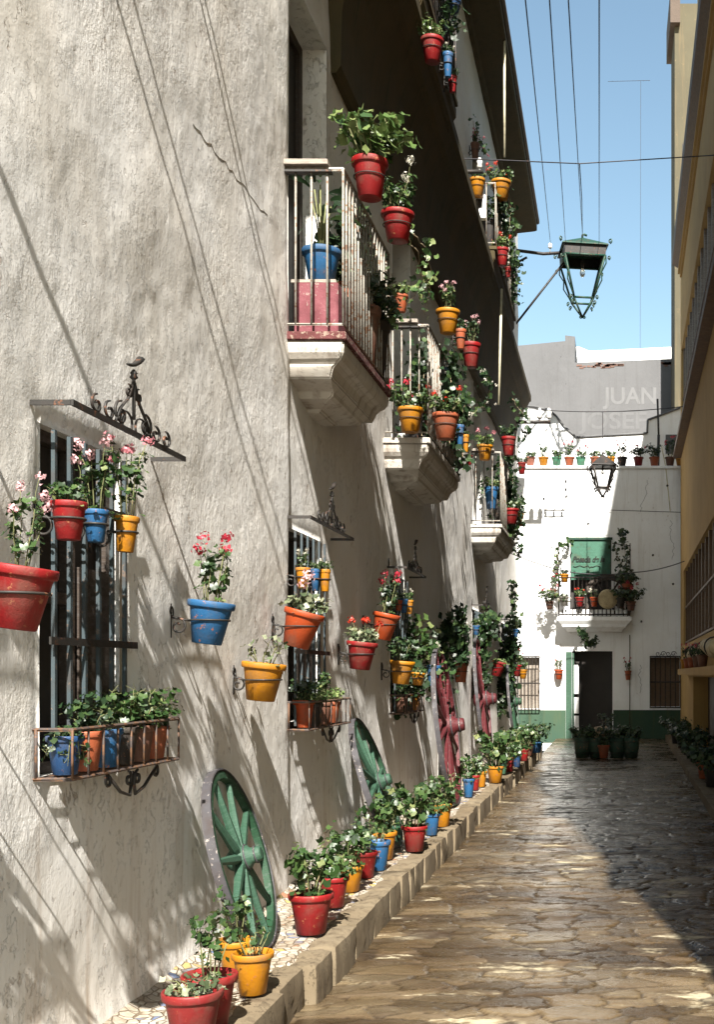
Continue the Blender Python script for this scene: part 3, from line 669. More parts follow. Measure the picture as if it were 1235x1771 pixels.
# ------------------------------------------------------------------ RIGHT HOUSE (street widens slightly: rotated 0.016 rad)
rh = empty('ochre_house', (0, 0, 0), 'tall ochre house with long window bands along the right side of the alley', 'house'); rh.rotation_euler = (0, 0, -.016)
X0 = 1.32
holes = [(2.6, 28.6, 5.5, 8.0), (3.0, 27.5, .67, 2.43), (14.0, 23.4, -1.9, -.06)]
def sidewall():
    y0, y1, z0, z1 = 2.3, 29.05, -2.1, 14.0
    ys = sorted(set([y0, y1, 22.0]+[h[0] for h in holes]+[h[1] for h in holes])); zs = sorted(set([z0, z1, 10.19]+[h[2] for h in holes]+[h[3] for h in holes]))
    mb = MB()
    for i in range(len(ys)-1):
        for j in range(len(zs)-1):
            cy, cz = (ys[i]+ys[i+1])/2, (zs[j]+zs[j+1])/2
            if any(h[0] < cy < h[1] and h[2] < cz < h[3] for h in holes) or (cy > 22 and cz > 10.19): continue
            mb.add([(X0, ys[i], zs[j]), (X0, ys[i+1], zs[j]), (X0, ys[i+1], zs[j+1]), (X0, ys[i], zs[j+1])], [(0, 1, 2, 3)])
    for (a, b, c, d) in holes:
        p = [(X0, a, c), (X0, b, c), (X0, b, d), (X0, a, d)]; q = [(X0+.35, u[1], u[2]) for u in p]; mb.add(p+q, [(0, 1, 5, 4), (1, 2, 6, 5), (2, 3, 7, 6), (3, 0, 4, 7)])
    mb.box(X0+.36, X0+6, y0, 21.9, z0, z1-.01); mb.box(X0+.36, X0+6, 21.9, y1, z0, 10.18); mb.add([(X0, y0, z0), (X0+.36, y0, z0), (X0+.36, y0, z1), (X0, y0, z1)], [(0, 1, 2, 3)])
    mb.add([(X0, y1, z0), (X0+.36, y1, z0), (X0+.36, y1, 10.19), (X0, y1, 10.19)], [(0, 1, 2, 3)]); mb.add([(X0, y0, z1), (X0+.36, y0, z1), (X0+.36, 22, z1), (X0, 22, z1)], [(0, 1, 2, 3)]); mb.add([(X0, 22, 10.19), (X0+.36, 22, 10.19), (X0+.36, 22, z1), (X0, 22, z1)], [(0, 1, 2, 3)])
    mb.build('wall', 'ochre', rh, org=(0, 0, 0))
sidewall()
def rpart(mb, name, mat, par=None, bevel=0): return mb.build(name, mat, par or rh, org=(0, 0, 0), bevel=bevel)
e = MB(); e.loft([[(X0-.003, y, 9.85), (1.16, y, 9.95), (1.08, y, 10.0), (1.06, y, 10.12), (X0-.003, y, 10.2)] for y in (2.2, 28.3)]); eo = rpart(e, 'eave', 'woodbrown')
e = MB()
for z, x in ((9.72, X0-.05), (9.80, X0-.10)): e.box(x, X0-.002, 2.3, 28.4, z, z+.075)
rpart(e, 'eave_moulding', 'ochre')
e = MB(); e.box(1.12, X0-.003, 2.3, 28.8, 5.36, 5.47); rpart(e, 'window_ledge', 'woodbrown')
for bi, (a, b, c, d) in enumerate(holes[:2]):
    wb = MB(); wb.box(X0+.28, X0+.30, a, b, c, d); wo = rpart(wb, 'window_band', 'glass')
    n = int((b-a)/.95); mu = MB()
    for k in range(n+1): y = b-.06-(b-.1-a)*k/n; mu.box(X0+.05, X0+.275, y-.055, y+.055, c+.001, d-.001)
    rpart(mu, 'mullions', 'plank' if bi == 0 else 'woodbrown', wo)
    sh = MB()
    for k in range(n): y = b-.06-(b-.1-a)*(k+.5)/n; sh.box(X0+.12, X0+.15, y-.22, y+.22, c+.05, d-.05)
    rpart(sh, 'shutters', 'white_end' if bi == 0 else 'wooddark', wo)
    gl = MB()
    for z in (c+.06, (c+d)/2): gl.box(X0+.03, X0+.048, a, b, z-.02, z+.02)
    rpart(gl, 'grille_rails', 'woodbrown', wo)
a, b, c, d = holes[2]
dk = MB(); dk.box(X0+.30, X0+.33, a, b, c, d); rpart(dk, 'garage_door', 'wooddark')
sh = MB(); sh.box(1.08, X0-.002, 8.0, 25.2, -.03, .10); rpart(sh, 'shelf', 'ochre', bevel=.01)
tanb = empty('tan_building', (2.4, 31, -1.6), 'narrow tall tan building past the end of the ochre house', 'building'); tanb.rotation_euler = (0, 0, 0)
t = MB(); t.box(1.81, 2.9, 32.1, 33.9, -2, 18.6); t.build('wall', 'tan', tanb)
t = MB(); t.box(1.68, 1.95, 31.9, 34.1, 17.97, 18.9); t.build('eave', 'roofdark', tanb)
for z in (7.2, 10.2, 13.2): MB().box(2.02, 2.2, 32.07, 32.098, z, z+1.5).build('window', 'dark', tanb)

# ------------------------------------------------------------------ foliage library
class Fol:
    pass
def leaf(mb, p, n, size, rng, lobes=8, cup=.25, pointed=False):
    n = n.normalized(); a = n.orthogonal().normalized(); q = Matrix.Rotation(rng.uniform(0, 6.28), 3, n); a = q @ a; b = n.cross(a)
    if pointed:
        L, W = size*2.2, size*.62; pts = [p, p+a*L*.3+b*W+n*L*.03, p+a*L*.65+b*W*.8-n*L*.02, p+a*L-n*L*.15, p+a*L*.65-b*W*.8-n*L*.02, p+a*L*.3-b*W+n*L*.03, p+a*L*.5-n*L*.06]
        mb.add(pts, [(0, 1, 6), (1, 2, 6), (2, 3, 6), (3, 4, 6), (4, 5, 6), (5, 0, 6)], False); return
    vs = [p]; k = lobes
    for i in range(k):
        t = 2*math.pi*i/k; r = size*(1 if i % 2 else .80)*rng.uniform(.9, 1.08)
        if i == 0: r *= .45
        vs.append(p + (a*math.cos(t)+b*math.sin(t))*r + n*size*cup*(rng.uniform(.4, 1.4)*(1 if i % 2 else -.1)))
    mb.add(vs, [(0, i+1, (i+1) % k+1) for i in range(k)], True)
def make_fol(kind, seed):
    rng = random.Random(seed); L = MB(); S = MB(); tips = []
    P = dict(bush=(11, .20, .16, 180, .027), mound=(10, .12, .14, 130, .023), leggy=(6, .26, .10, 90, .023), tall=(6, .36, .12, 120, .025),
             trail=(9, .07, .18, 130, .022), sparse=(6, .14, .12, 30, .019), big=(12, .17, .16, 190, .034), wide=(14, .17, .23, 240, .026),
             grey=(12, .05, .10, 70, .016))[kind]
    ns, H, Rr, nl, ls = P
    for s in range(ns):
        a = 2*math.pi*(s+rng.uniform(-.3, .3))/ns; rr = Rr*rng.uniform(.45, 1.0); h = H*rng.uniform(.65, 1.15)
        p0 = Vector((math.cos(a)*.03, math.sin(a)*.03, -.01)); p3 = Vector((math.cos(a)*rr, math.sin(a)*rr, h))
        if kind == 'trail': p3.z = rng.uniform(-.14, .08); 
        p1 = p0+Vector((math.cos(a)*rr*.2, math.sin(a)*rr*.2, h*.45)); p2 = p0.lerp(p3, .75)+Vector((rng.uniform(-.02, .02), rng.uniform(-.02, .02), h*.12))
        if kind == 'trail': p1.z = .06; p2.z = max(p2.z, .04)
        cv = [p0, p1, p2, p3]; S.tube(cv, .0045, 5, .002); tips.append((p3, a))
        m_ = nl//ns
        for k in range(m_):
            t = 1-(rng.random()**1.6)*.75; seg = t*3; i = min(2, int(seg)); p = cv[i].lerp(cv[i+1], seg-i)
            off = Vector((rng.gauss(0, 1), rng.gauss(0, 1), rng.gauss(0, .7))).normalized()*rng.uniform(.015, .055)*(1.3 if kind in ('big', 'bush', 'wide') else 1)
            q = p+off; nn = off.normalized()*.8+Vector((0, -.25, .75))+Vector((rng.gauss(0, .35), rng.gauss(0, .35), rng.gauss(0, .3)))
            if k % 3 == 0: S.tube([p, q], .0015, 3)
            leaf(L, q, nn, ls*rng.uniform(.55, 1.25), rng)
    # fresh basal leaves covering the soil
    for k in range(14 if kind != 'sparse' else 5):
        a = rng.uniform(0, 6.28); r = rng.uniform(.02, .12); leaf(L, Vector((math.cos(a)*r, math.sin(a)*r, rng.uniform(.0, .04))), Vector((math.cos(a)*.4, math.sin(a)*.4-.2, 1)), ls*rng.uniform(.6, 1), rng)
    # flower umbels
    heads = []; FS = MB(); nfl = {'leggy': 4, 'tall': 5, 'bush': 3, 'wide': 5}.get(kind, 3)
    for (p3, a) in rng.sample(tips, min(nfl, len(tips))):
        Fm = MB(); c = p3+Vector((math.cos(a)*.02, math.sin(a)*.02, rng.uniform(.06, .12))); FS.tube([p3-Vector((0, 0, .02)), p3+Vector((0, 0, .03)), c], .002, 4)
        for k in range(rng.randint(18, 30)):
            d = Vector((rng.gauss(0, 1), rng.gauss(0, 1), rng.gauss(0, .8))).normalized(); leaf(Fm, c+d*rng.uniform(.012, .040), d, rng.uniform(.010, .016), rng, 5, .3)
        heads.append(Fm.mesh('flower_head'))
    return dict(leaf=L.mesh('foliage'), stem=S.mesh('stems'), fl=heads, fs=FS.mesh('stalks'))
FOL = {}
for k in ('bush', 'mound', 'leggy', 'tall', 'trail', 'sparse', 'big', 'wide', 'grey'):
    FOL[k] = [make_fol(k, 100+i*17+hash_) for i, hash_ in enumerate((1, 2, 3))]
def palm_fol():   # big pointed leaves of the plant in the blue balcony pot
    rng = random.Random(9); L = MB(); S = MB()
    for i in range(9):
        a = i*2.4; h = rng.uniform(.16, .42); r = rng.uniform(.03, .10); p = Vector((math.cos(a)*r, math.sin(a)*r, h)); S.tube([(0, 0, 0), p*.5+Vector((0, 0, .03)), p], .005, 5)
        n = Vector((math.cos(a)*.5, math.sin(a)*.5, 1)); d = Vector((math.cos(a), math.sin(a), .35 if h < .3 else .9)).normalized(); sd = d.cross(Vector((0, 0, 1))).normalized(); up = sd.cross(d)
        LL, W = rng.uniform(.15, .24), .045; vs = []; K = 9
        for k in range(K+1):
            t = k/K; wv = W*math.sin(math.pi*min(1, t*.95+.03))**.8; c = p+d*LL*t-Vector((0, 0, .10*t*t)); vs += [c-sd*wv+up*.01, c, c+sd*wv+up*.01]
        fs = []
        for k in range(K):
            for j in range(2): q = k*3+j; fs.append((q, q+1, q+4, q+3))
        L.add(vs, fs, True)
    return [dict(leaf=L.mesh('foliage'), stem=S.mesh('stems'), fl=None, fs=None)]
FOL['broad'] = palm_fol()
potprof = [(.001, .004), (.070, 0), (.078, .003), (.108, .178), (.110, .183), (.119, .185), (.1235, .190), (.125, .213), (.122, .219), (.116, .220), (.111, .213), (.106, .196), (.104, .19), (.002, .188)]
potmesh = {}
def pot_mesh(c):
    if c not in potmesh:
        mb = MB(); mb.lathe(potprof[:-2]+[(.103, .15)], 32); me = mb.mesh('pot'); me.materials.append(M['pot_'+c]); potmesh[c] = me
    return potmesh[c]
_s = MB(); _s.lathe([(.001, .17), (.1035, .17), (.1035, .186), (.05, .195), (.001, .197)], 20); SOIL = _s.mesh('soil'); SOIL.materials.append(M['soil'])
mcache = {}
def withmat(me, mat):
    key = (me.name, mat)
    if key not in mcache: c = me.copy(); c.materials.clear(); c.materials.append(M[mat]); mcache[key] = c
    return mcache[key]
prng = random.Random(77)
def potted(base, wdia, h, color, fol, label, group, flower=None, leafm='leaf', tilt=0, fs=1.0, name='potted_plant', stalk=0.0):
    """base: world point of pot's base centre; wdia, h in metres"""
    root = empty(name, base, label, 'potted plant', group); root.rotation_euler = (0, R(tilt), prng.uniform(-.05, .05))
    s = wdia/.25; hz = (h/.22)/s; root.scale = (s, s, s)
    p = obj('pot', pot_mesh(color), None, root); p.scale = (1, 1, hz); p.rotation_euler.z = prng.uniform(0, 6.28)
    so_ = obj('soil', SOIL, None, root); so_.scale = (1, 1, hz)
    if fol:
        v = prng.choice(FOL[fol]); rz = prng.uniform(-.9, .9)*(.3 if fol == 'broad' else 1); k = fs/s*min(1.35, max(.6, wdia/.25)) if fs else 1
        k = fs
        fo = obj('foliage', withmat(v['leaf'], leafm), None, root); st = obj('stems', withmat(v['stem'], 'stem'), None, root)
        for o in (fo, st): o.location = (0, 0, .19*hz); o.rotation_euler.z = rz; o.scale = (k, k, k*prng.uniform(.9, 1.15))
        if tilt: 
            for o in (fo, st): o.rotation_euler.y = -R(tilt)*.6
        if flower and v['fl']:
            fls = [obj('flower_head', withmat(h_, 'fl_'+flower), None, root) for h_ in v['fl']]; f2 = obj('flower_stalks', withmat(v['fs'], 'stem'), None, root)
            for o in fls+[f2]: o.location = fo.location; o.rotation_euler = fo.rotation_euler; o.scale = fo.scale
    return root
brk = {}
def bracket(base, wdia, h, wallx, tilt=0):
    """iron ring round the pot and an arm with a scroll to the wall; a part of the house"""
    mb = MB(); r = wdia*.5*.83; z = base.z + h*.55; cx = base.x+math.sin(R(tilt))*h*.5
    mb.ring((cx, base.y, z), r+.004, .005, 'z', 24, 5)
    dist = (cx-r)-wallx
    if dist > .01:
        mb.tube([(cx-r, base.y, z), (wallx, base.y, z+.02)], .006, 5)
        mb.tube(spiral((wallx+min(.05, dist*.5), base.y, z-.03), .045, .012, 90, -320, 20, 'xz'), .006, 5); mb.tube(spiral((wallx+.012, base.y, z+.05), .035, .01, -90, 300, 18, 'yz'), .006, 5)
        mb.tube([(wallx+.008, base.y, z-.09), (wallx+.008, base.y, z+.09)], .008, 5)
    return mb
def hung(px, ry, wpx, hpx, x, color, fol, label, group, flower=None, leafm='leaf', tilt=0, fs=1.0, wall=True, parent=None, railx=None):
    p = at(px, ry, x=x); S = F/p.y; wd, hh = wpx/S, hpx/S
    base = Vector((p.x, p.y, p.z-hh)); potted(base, wd, hh, color, fol, label, group, flower, leafm, tilt, fs)
    mb = bracket(base, wd, hh, -D+.01 if railx is None else railx, tilt); mb.build('pot_bracket', 'iron', house)

# ------------------------------------------------------------------ pots hanging on the left wall
GW = 'flowerpots in iron rings on the left wall'
hung(22, 978, 120, 110, -1.97, 'red', 'tall', 'large red pot with pink geranium cut off by the left picture edge', GW, 'palepink', tilt=8, fs=.6)
hung(357, 1040, 80, 74, -2.12, 'blue', 'leggy', 'blue pot with crimson geranium hanging on the bare wall, right of the nearest window', GW, 'crimson', tilt=7)
hung(450, 1146, 76, 66, -2.145, 'yellow', 'sparse', 'yellow pot with nearly bare stems hanging below and right of the blue wall pot', GW, None, 'leafgrey', tilt=6, fs=1.1)
hung(511, 1055, 70, 64, -2.15, 'orange', 'mound', 'tilted orange pot with pale leaves hanging in front of the second window', GW, 'palepink', 'leafgrey', tilt=15)
hung(622, 1110, 54, 48, -2.13, 'red', 'mound', 'bright red pot hanging on shaded wall beyond the second window', GW, 'scarlet', 'leafgrey', tilt=6)
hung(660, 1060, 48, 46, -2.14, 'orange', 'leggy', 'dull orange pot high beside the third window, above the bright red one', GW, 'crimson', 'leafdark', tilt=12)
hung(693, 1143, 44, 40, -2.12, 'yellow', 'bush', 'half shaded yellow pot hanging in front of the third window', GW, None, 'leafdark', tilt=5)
hung(722, 1163, 26, 22, -2.05, 'yellow', 'trail', 'small yellow pot hidden by trailing leaves at the third window rack', GW, None, 'leaf', tilt=5)
hung(748, 1150, 24, 36, -2.05, 'blue', 'tall', 'slim blue pot hanging just before the large red wheel', GW, 'white', 'leaf', tilt=5, fs=.8)
hung(797, 1146, 28, 34, -2.10, 'terracotta', 'tall', 'terracotta pot hanging between the two red wheels', GW, 'white', 'leafdark', fs=1.2)
hung(858, 1143, 25, 26, -2.02, 'red', 'trail', 'red pot with trailing greenery right of the farther red wheel', GW, None, 'leaflight', tilt=15)
hung(893, 1150, 20, 20, -2.0, 'red', 'bush', 'small red pot by the far end of the left wall', GW, 'crimson', 'leaf')
hung(905, 1158, 16, 16, -1.98, 'yellow', 'bush', 'small yellow pot by the far end of the left wall', GW, None, 'leaf')
# pots wired to the window grilles
GG = 'flowerpots wired to window grilles'
def grillepot(*a, **k): hung(*a, **k)
grillepot(118, 868, 62, 66, -2.17, 'red', 'mound', 'small red pot wired to the nearest window grille', GG, None, fs=1.1)
grillepot(165, 882, 44, 56, -2.19, 'blue', 'leggy', 'shaded blue pot between red and yellow on the nearest window grille', GG, 'palepink', 'leaf', fs=1.7)
grillepot(216, 893, 42, 62, -2.16, 'yellow', 'tall', 'yellow pot with tall pink geranium at the right edge of the nearest window', GG, 'pink', tilt=3, fs=1.8)
grillepot(524, 982, 26, 36, -2.19, 'yellow', 'leggy', 'left yellow pot on the second window grille', GG, 'white', fs=1.0)
grillepot(545, 984, 17, 38, -2.17, 'blue', 'bush', 'narrow blue pot between two yellow ones on the second window grille', GG, None)
grillepot(562, 985, 20, 38, -2.17, 'yellow', 'bush', 'right yellow pot on the second window grille', GG, 'white')
grillepot(690, 1038, 14, 18, -2.18, 'orange', 'leggy', 'small orange pot on the third window grille', GG, None, 'leafdark')
grillepot(699, 1036, 15, 24, -2.16, 'blue', 'bush', 'small blue pot on the third window grille', GG, None, 'leafdark')
grillepot(708, 1038, 15, 24, -2.14, 'yellow', 'bush', 'small yellow pot on the third window grille', GG, 'white')
grillepot(824, 1082, 13, 16, -2.15, 'blue', 'bush', 'tiny blue pot at the fourth window behind the farther red wheel', GG, None)
grillepot(893, 1088, 10, 14, -1.95, 'blue', 'tall', 'tiny blue pot at the fifth window near the end of the left wall', GG, None, 'leafdark', fs=1.5)
# pots in the window racks
GR = 'flowerpots standing in the window racks'
def rack(Yc, zb, wd, h, color, fol, label, flower=None, leafm='leaf', fs=1.0):
    potted(Vector((-D+.095, Yc, zb+.006)), wd, h, color, fol, label, GR, flower, leafm, 0, fs)
z1 = -.42
for i, (yq, c_) in enumerate(((3.1, 'blue'), (3.4, 'red'), (3.7, 'terracotta'))): rack(yq, z1, .18, .19, c_, 'wide', c_+' pot added to the unseen left window rack to thicken its shadow', None, 'leaf', 1.1)  # unseen pots, added so the rack casts a dense shadow on the wall
rack(4.74, z1, .15, .16, 'darkblue', 'trail', 'dark blue pot, nearest one in the rack of the nearest window', None, 'leafdark', 1.2)
rack(4.93, z1, .15, .17, 'terracotta', 'bush', 'first terracotta pot in the rack of the nearest window', None, 'leafdark', 1.1)
rack(5.12, z1, .15, .17, 'blue', 'grey', 'blue pot with grey trailing leaves in the rack of the nearest window', None, 'leafgrey', 1.3)
rack(5.30, z1, .15, .17, 'black', 'bush', 'black pot with dense greenery in the rack of the nearest window', None, 'leaf', 1.25)
rack(5.48, z1, .15, .17, 'brown', 'bush', 'brown pot in the rack of the nearest window', None, 'leaf', 1.25)
rack(5.66, z1, .15, .16, 'terracotta', 'bush', 'farthest terracotta pot in the rack of the nearest window', None, 'leaf', 1.2)
rack(8.44, -.40, .16, .20, 'orange', 'bush', 'orange pot at the near end of the second window rack', None, 'leafdark', 1.1)
rack(8.72, -.40, .15, .17, 'black', 'wide', 'black pot with light green bush in the second window rack', None, 'leaflight', 1.0)
rack(9.0, -.40, .15, .17, 'brown', 'tall', 'brown pot with tall greenery in the second window rack', None, 'leaf', 1.0)
rack(9.28, -.40, .15, .17, 'terracotta', 'wide', 'terracotta pot at the far end of the second window rack', None, 'leaflight', .9)
rack(12.4, -.42, .15, .17, 'brown', 'bush', 'brown pot at the near end of the third window rack', None, 'leafdark', 1.2)
rack(12.8, -.42, .15, .17, 'black', 'wide', 'black pot in the middle of the third window rack', 'palepink', 'leafdark', 1.2)
rack(13.2, -.42, .15, .17, 'yellow', 'bush', 'yellow pot at the far end of the third window rack', None, 'leaf', 1.2)
rack(19.8, -.4, .16, .17, 'brown', 'wide', 'brown pot in the rack of the fourth window', None, 'leafdark', 1.5)
rack(20.4, -.4, .16, .17, 'yellow', 'wide', 'yellow pot in the rack of the fourth window', None, 'leaf', 1.5)
rack(25.1, -.4, .16, .17, 'orange', 'wide', 'orange pot in the rack of the fifth window', None, 'leaf', 1.5)
rack(25.6, -.4, .16, .17, 'yellow', 'wide', 'yellow pot in the rack of the fifth window', 'crimson', 'leaf', 1.5)

# ------------------------------------------------------------------ pots on the balconies
G1 = 'flowerpots hung on balcony railings'
def rail_pot(px, ry, w_, h_, x, *a, **k):
    hung(px, ry, w_, h_, x, *a, railx=x-.10, **k)
rail_pot(640, 278, 64, 66, -1.78, 'red', 'big', 'big red pot with light green geranium on the nearest balcony rail', G1, None, 'leaflight', fs=1.5)
rail_pot(688, 368, 58, 50, -1.78, 'red', 'bush', 'second red pot on the nearest balcony, with white flowers', G1, 'white', 'leaf', fs=1.0)
potted(Vector((-2.15, 8.62, SLAB+.435)), .29, .27, 'blue', 'broad', 'blue pot with large pointed leaves behind the nearest balcony bars', 'flowerpots standing inside balconies', None, 'leafdark', 0, 1.1)
potted(Vector((-2.06, 9.15, SLAB+.02)), .25, .6, 'terracotta', 'bush', 'terracotta pot behind the blue one on the nearest balcony', 'flowerpots standing inside balconies', None, 'leafdark')
for i, (Yq, lab) in enumerate(((9.35, 'brown pot with dark shrub in the middle of the nearest balcony'), (9.75, 'black pot with dark shrub at the far corner of the nearest balcony'))):
    potted(Vector((-2.0, Yq, SLAB+.01)), .3, .5, ('brown', 'black')[i], 'wide', lab, 'flowerpots standing inside balconies', 'white' if i == 0 else None, 'leafdark', 0, 1.15)
rail_pot(775, 537, 42, 40, -1.76, 'yellow', 'tall', 'yellow pot with pink flowers on the second balcony rail', G1, 'palepink', 'leaf', fs=.75)
rail_pot(797, 570, 20, 34, -1.78, 'terracotta', 'bush', 'terracotta pot half hidden between yellow and red on the second balcony rail', G1, None, 'leafdark')
rail_pot(815, 594, 34, 42, -1.72, 'red', 'tall', 'red pot with orange rim at the far end of the second balcony rail', G1, 'palepink', 'leafdark', fs=.8)
rail_pot(710, 706, 46, 42, -2.03, 'yellow', 'wide', 'yellow pot in a black ring low on the near side of the second balcony', G1, 'crimson', 'leaf', fs=1.0)
rail_pot(771, 716, 48, 44, -1.73, 'terracotta', 'wide', 'large terracotta pot low on the front corner of the second balcony', G1, 'scarlet', 'leaf', fs=.9)
rail_pot(796, 735, 15, 34, -1.72, 'blue', 'bush', 'small blue pot low on the second balcony front', G1, None, 'leafdark')
rail_pot(806, 752, 12, 30, -1.72, 'yellow', 'bush', 'small yellow pot low on the second balcony front', G1, None, 'leafdark')
rail_pot(812, 788, 12, 16, -1.74, 'red', None, 'small red pot lowest on the second balcony front', G1)
potted(at(694, 540, Y=12.1), .15, .18, 'terracotta', 'bush', 'small terracotta pot atop the near rail of the second balcony', 'flowerpots standing inside balconies', None, 'leaflight', 0, 1.1)
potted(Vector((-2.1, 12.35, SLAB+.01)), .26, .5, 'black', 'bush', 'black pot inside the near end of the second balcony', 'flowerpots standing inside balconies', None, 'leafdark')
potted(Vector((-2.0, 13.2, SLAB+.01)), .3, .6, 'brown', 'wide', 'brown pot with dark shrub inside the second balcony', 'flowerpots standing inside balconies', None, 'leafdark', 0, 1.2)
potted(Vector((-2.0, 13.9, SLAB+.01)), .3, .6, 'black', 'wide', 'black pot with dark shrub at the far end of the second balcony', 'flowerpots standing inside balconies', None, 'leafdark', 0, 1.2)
rail_pot(839, 770, 28, 26, -2.06, 'yellow', 'mound', 'yellow pot on the near rail of the third balcony', G1, 'pink', 'leaflight', fs=1.1)
rail_pot(880, 756, 26, 32, -1.74, 'red', 'bush', 'red pot high on the front corner of the third balcony', G1, None, 'leafdark')
rail_pot(903, 800, 15, 20, -1.72, 'red', 'wide', 'small dark red pot at the far end of the third balcony rail', G1, None, 'leafdark')
rail_pot(885, 880, 27, 26, -1.76, 'red', 'wide', 'red pot low on the front of the third balcony', G1, None, 'leaf', fs=.9)
rail_pot(901, 888, 12, 22, -1.72, 'yellow', 'wide', 'small yellow pot low on the third balcony front', G1, None, 'leaf')
potted(at(850, 880, Y=20.2), .26, .38, 'blue', 'wide', 'blue pot inside the third balcony', 'flowerpots standing inside balconies', None, 'leaf', 0, .9)
for i, (c, Yq) in enumerate((('black', 20.9), ('brown', 21.8))):
    potted(Vector((-1.98, Yq, 2.53)), .3, .6, c, 'wide', ('black pot with dark shrub in the middle of the third balcony', 'brown pot with dark shrub at the far end of the third balcony')[i], 'flowerpots standing inside balconies', None, 'leafdark', 0, 1.3)
rail_pot(748, 68, 40, 40, -1.76, 'red', 'bush', 'red pot, largest on the nearer top balcony', G1, None, 'leaflight', fs=.9)
rail_pot(775, 92, 18, 42, -1.75, 'blue', 'bush', 'blue pot low on the nearer top balcony', G1, 'white', 'leafdark')
rail_pot(783, 132, 16, 28, -1.74, 'red', 'wide', 'small red pot at the far end of the nearer top balcony', G1, None, 'leafdark')
rail_pot(785, 2, 26, 22, -1.76, 'darkblue', 'mound', 'dark blue pot on the nearer top balcony rail', G1, 'white', 'leafgrey')
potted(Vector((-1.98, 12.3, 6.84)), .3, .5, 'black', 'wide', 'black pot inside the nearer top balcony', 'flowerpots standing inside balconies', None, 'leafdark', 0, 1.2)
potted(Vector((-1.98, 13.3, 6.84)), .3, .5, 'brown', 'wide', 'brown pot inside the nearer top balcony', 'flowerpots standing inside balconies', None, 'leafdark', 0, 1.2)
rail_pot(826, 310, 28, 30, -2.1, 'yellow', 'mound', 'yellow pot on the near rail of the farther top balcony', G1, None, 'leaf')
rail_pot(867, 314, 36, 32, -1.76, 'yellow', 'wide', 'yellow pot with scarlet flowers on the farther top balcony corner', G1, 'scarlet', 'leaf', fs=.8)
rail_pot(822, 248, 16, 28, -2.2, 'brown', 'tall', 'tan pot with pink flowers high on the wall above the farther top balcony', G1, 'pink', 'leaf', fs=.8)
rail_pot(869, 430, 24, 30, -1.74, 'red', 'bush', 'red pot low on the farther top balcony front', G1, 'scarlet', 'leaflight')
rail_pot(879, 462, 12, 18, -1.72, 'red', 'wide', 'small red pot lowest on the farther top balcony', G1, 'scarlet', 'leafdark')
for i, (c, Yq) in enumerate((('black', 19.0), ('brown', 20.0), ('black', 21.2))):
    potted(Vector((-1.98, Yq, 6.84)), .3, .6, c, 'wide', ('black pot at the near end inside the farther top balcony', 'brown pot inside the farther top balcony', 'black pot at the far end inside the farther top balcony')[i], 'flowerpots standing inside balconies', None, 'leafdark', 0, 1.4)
# climbing stems between the balconies
def vine(pts, label, seed, n=26, leafm='leaf', size=.035, r=.006, flower=None):
    rng = random.Random(seed); pts = [Vector(p) for p in pts]; fine = []
    for a, b in zip(pts[:-1], pts[1:]):
        for k in range(5): fine.append(a.lerp(b, k/5)+Vector((rng.uniform(-.02, .02), rng.uniform(-.02, .02), rng.uniform(-.02, .02))))
    fine.append(pts[-1]); root = empty('climbing_plant', pts[0], label, 'climbing plant', 'climbing stems on the balconies')
    MB().tube(fine, r, 5, r*.5).build('stem', 'vine', root); L = MB()
    for k in range(n):
        sp2 = .05 if n < 200 else .10; p = rng.choice(fine)+Vector((rng.gauss(0, sp2), rng.gauss(0, sp2*1.4), rng.gauss(0, sp2))); leaf(L, p, Vector((rng.gauss(0, 1), -1, rng.gauss(.3, 1))), size*rng.uniform(.5, 1.2), rng)
    L.build('foliage', leafm, root)
    if flower:
        L = MB()
        for k in range(14):
            c = rng.choice(fine)+Vector((rng.gauss(0, .06), rng.gauss(0, .06), rng.gauss(0, .06)))
            for j in range(7): leaf(L, c+Vector((rng.gauss(0, .015), rng.gauss(0, .015), rng.gauss(0, .015))), Vector((rng.gauss(0, 1), -1, rng.gauss(0, 1))), .016, rng, 5)
        L.build('flowers', 'fl_'+flower, root)
vine([at(700, 395, Y=10.1), at(722, 440, Y=10.4), at(728, 470, Y=10.8), at(742, 490, Y=11.2), at(740, 520, Y=11.6), at(735, 545, Y=11.9)], 'loose vine strung from the nearest balcony to the second', 1, 40)
vine([at(712, 400, Y=10.1), at(735, 430, Y=10.6), at(748, 470, Y=11.2), at(725, 500, Y=11.6), at(700, 535, Y=11.8)], 'second thinner vine drooping toward the second balcony', 2, 40, 'leaflight')
vine([at(615, 350, Y=9.2), at(632, 420, Y=9.4), at(655, 470, Y=9.8), at(668, 520, Y=10.0)], 'leafy stems poking through the nearest balcony bars', 3, 60, 'leafgrey', .03)
vine([at(835, 640, Y=17.5), at(850, 665, Y=18.5), at(840, 700, Y=19), at(815, 715, Y=17), at(800, 700, Y=15)], 'vine with white blooms between second and third balconies', 4, 70, 'leafdark', .05, .006, 'white')
vine([at(885, 690, Y=20), at(905, 715, Y=20.2), at(912, 745, Y=20.3), at(895, 765, Y=20.3)], 'arching dark stem above the third balcony', 5, 46, 'leafdark', .05)
vine([at(852, 320, Y=18.7), at(880, 335, Y=18.9), at(885, 365, Y=19), at(880, 395, Y=19)], 'trailing stem beside the farther top balcony', 6, 36, 'leaf', .04)
vine([at(820, 210, Y=19), at(826, 240, Y=19), at(838, 262, Y=19)], 'pink flowered climber high on the upper wall', 7, 30, 'leaf', .045, .006, 'pink')
vine([at(795, 1050, Y=16), at(806, 1090, Y=16), at(800, 1140, Y=16), at(790, 1120, Y=16)], 'dark bushy climber beside the large red wheel', 8, 150, 'leafdark', .045)
vine([at(886, 1010, Y=25), at(888, 1060, Y=25), at(894, 1120, Y=25), at(885, 1140, Y=25)], 'narrow dark climber at the far end of the left wall', 9, 130, 'leafdark', .06)
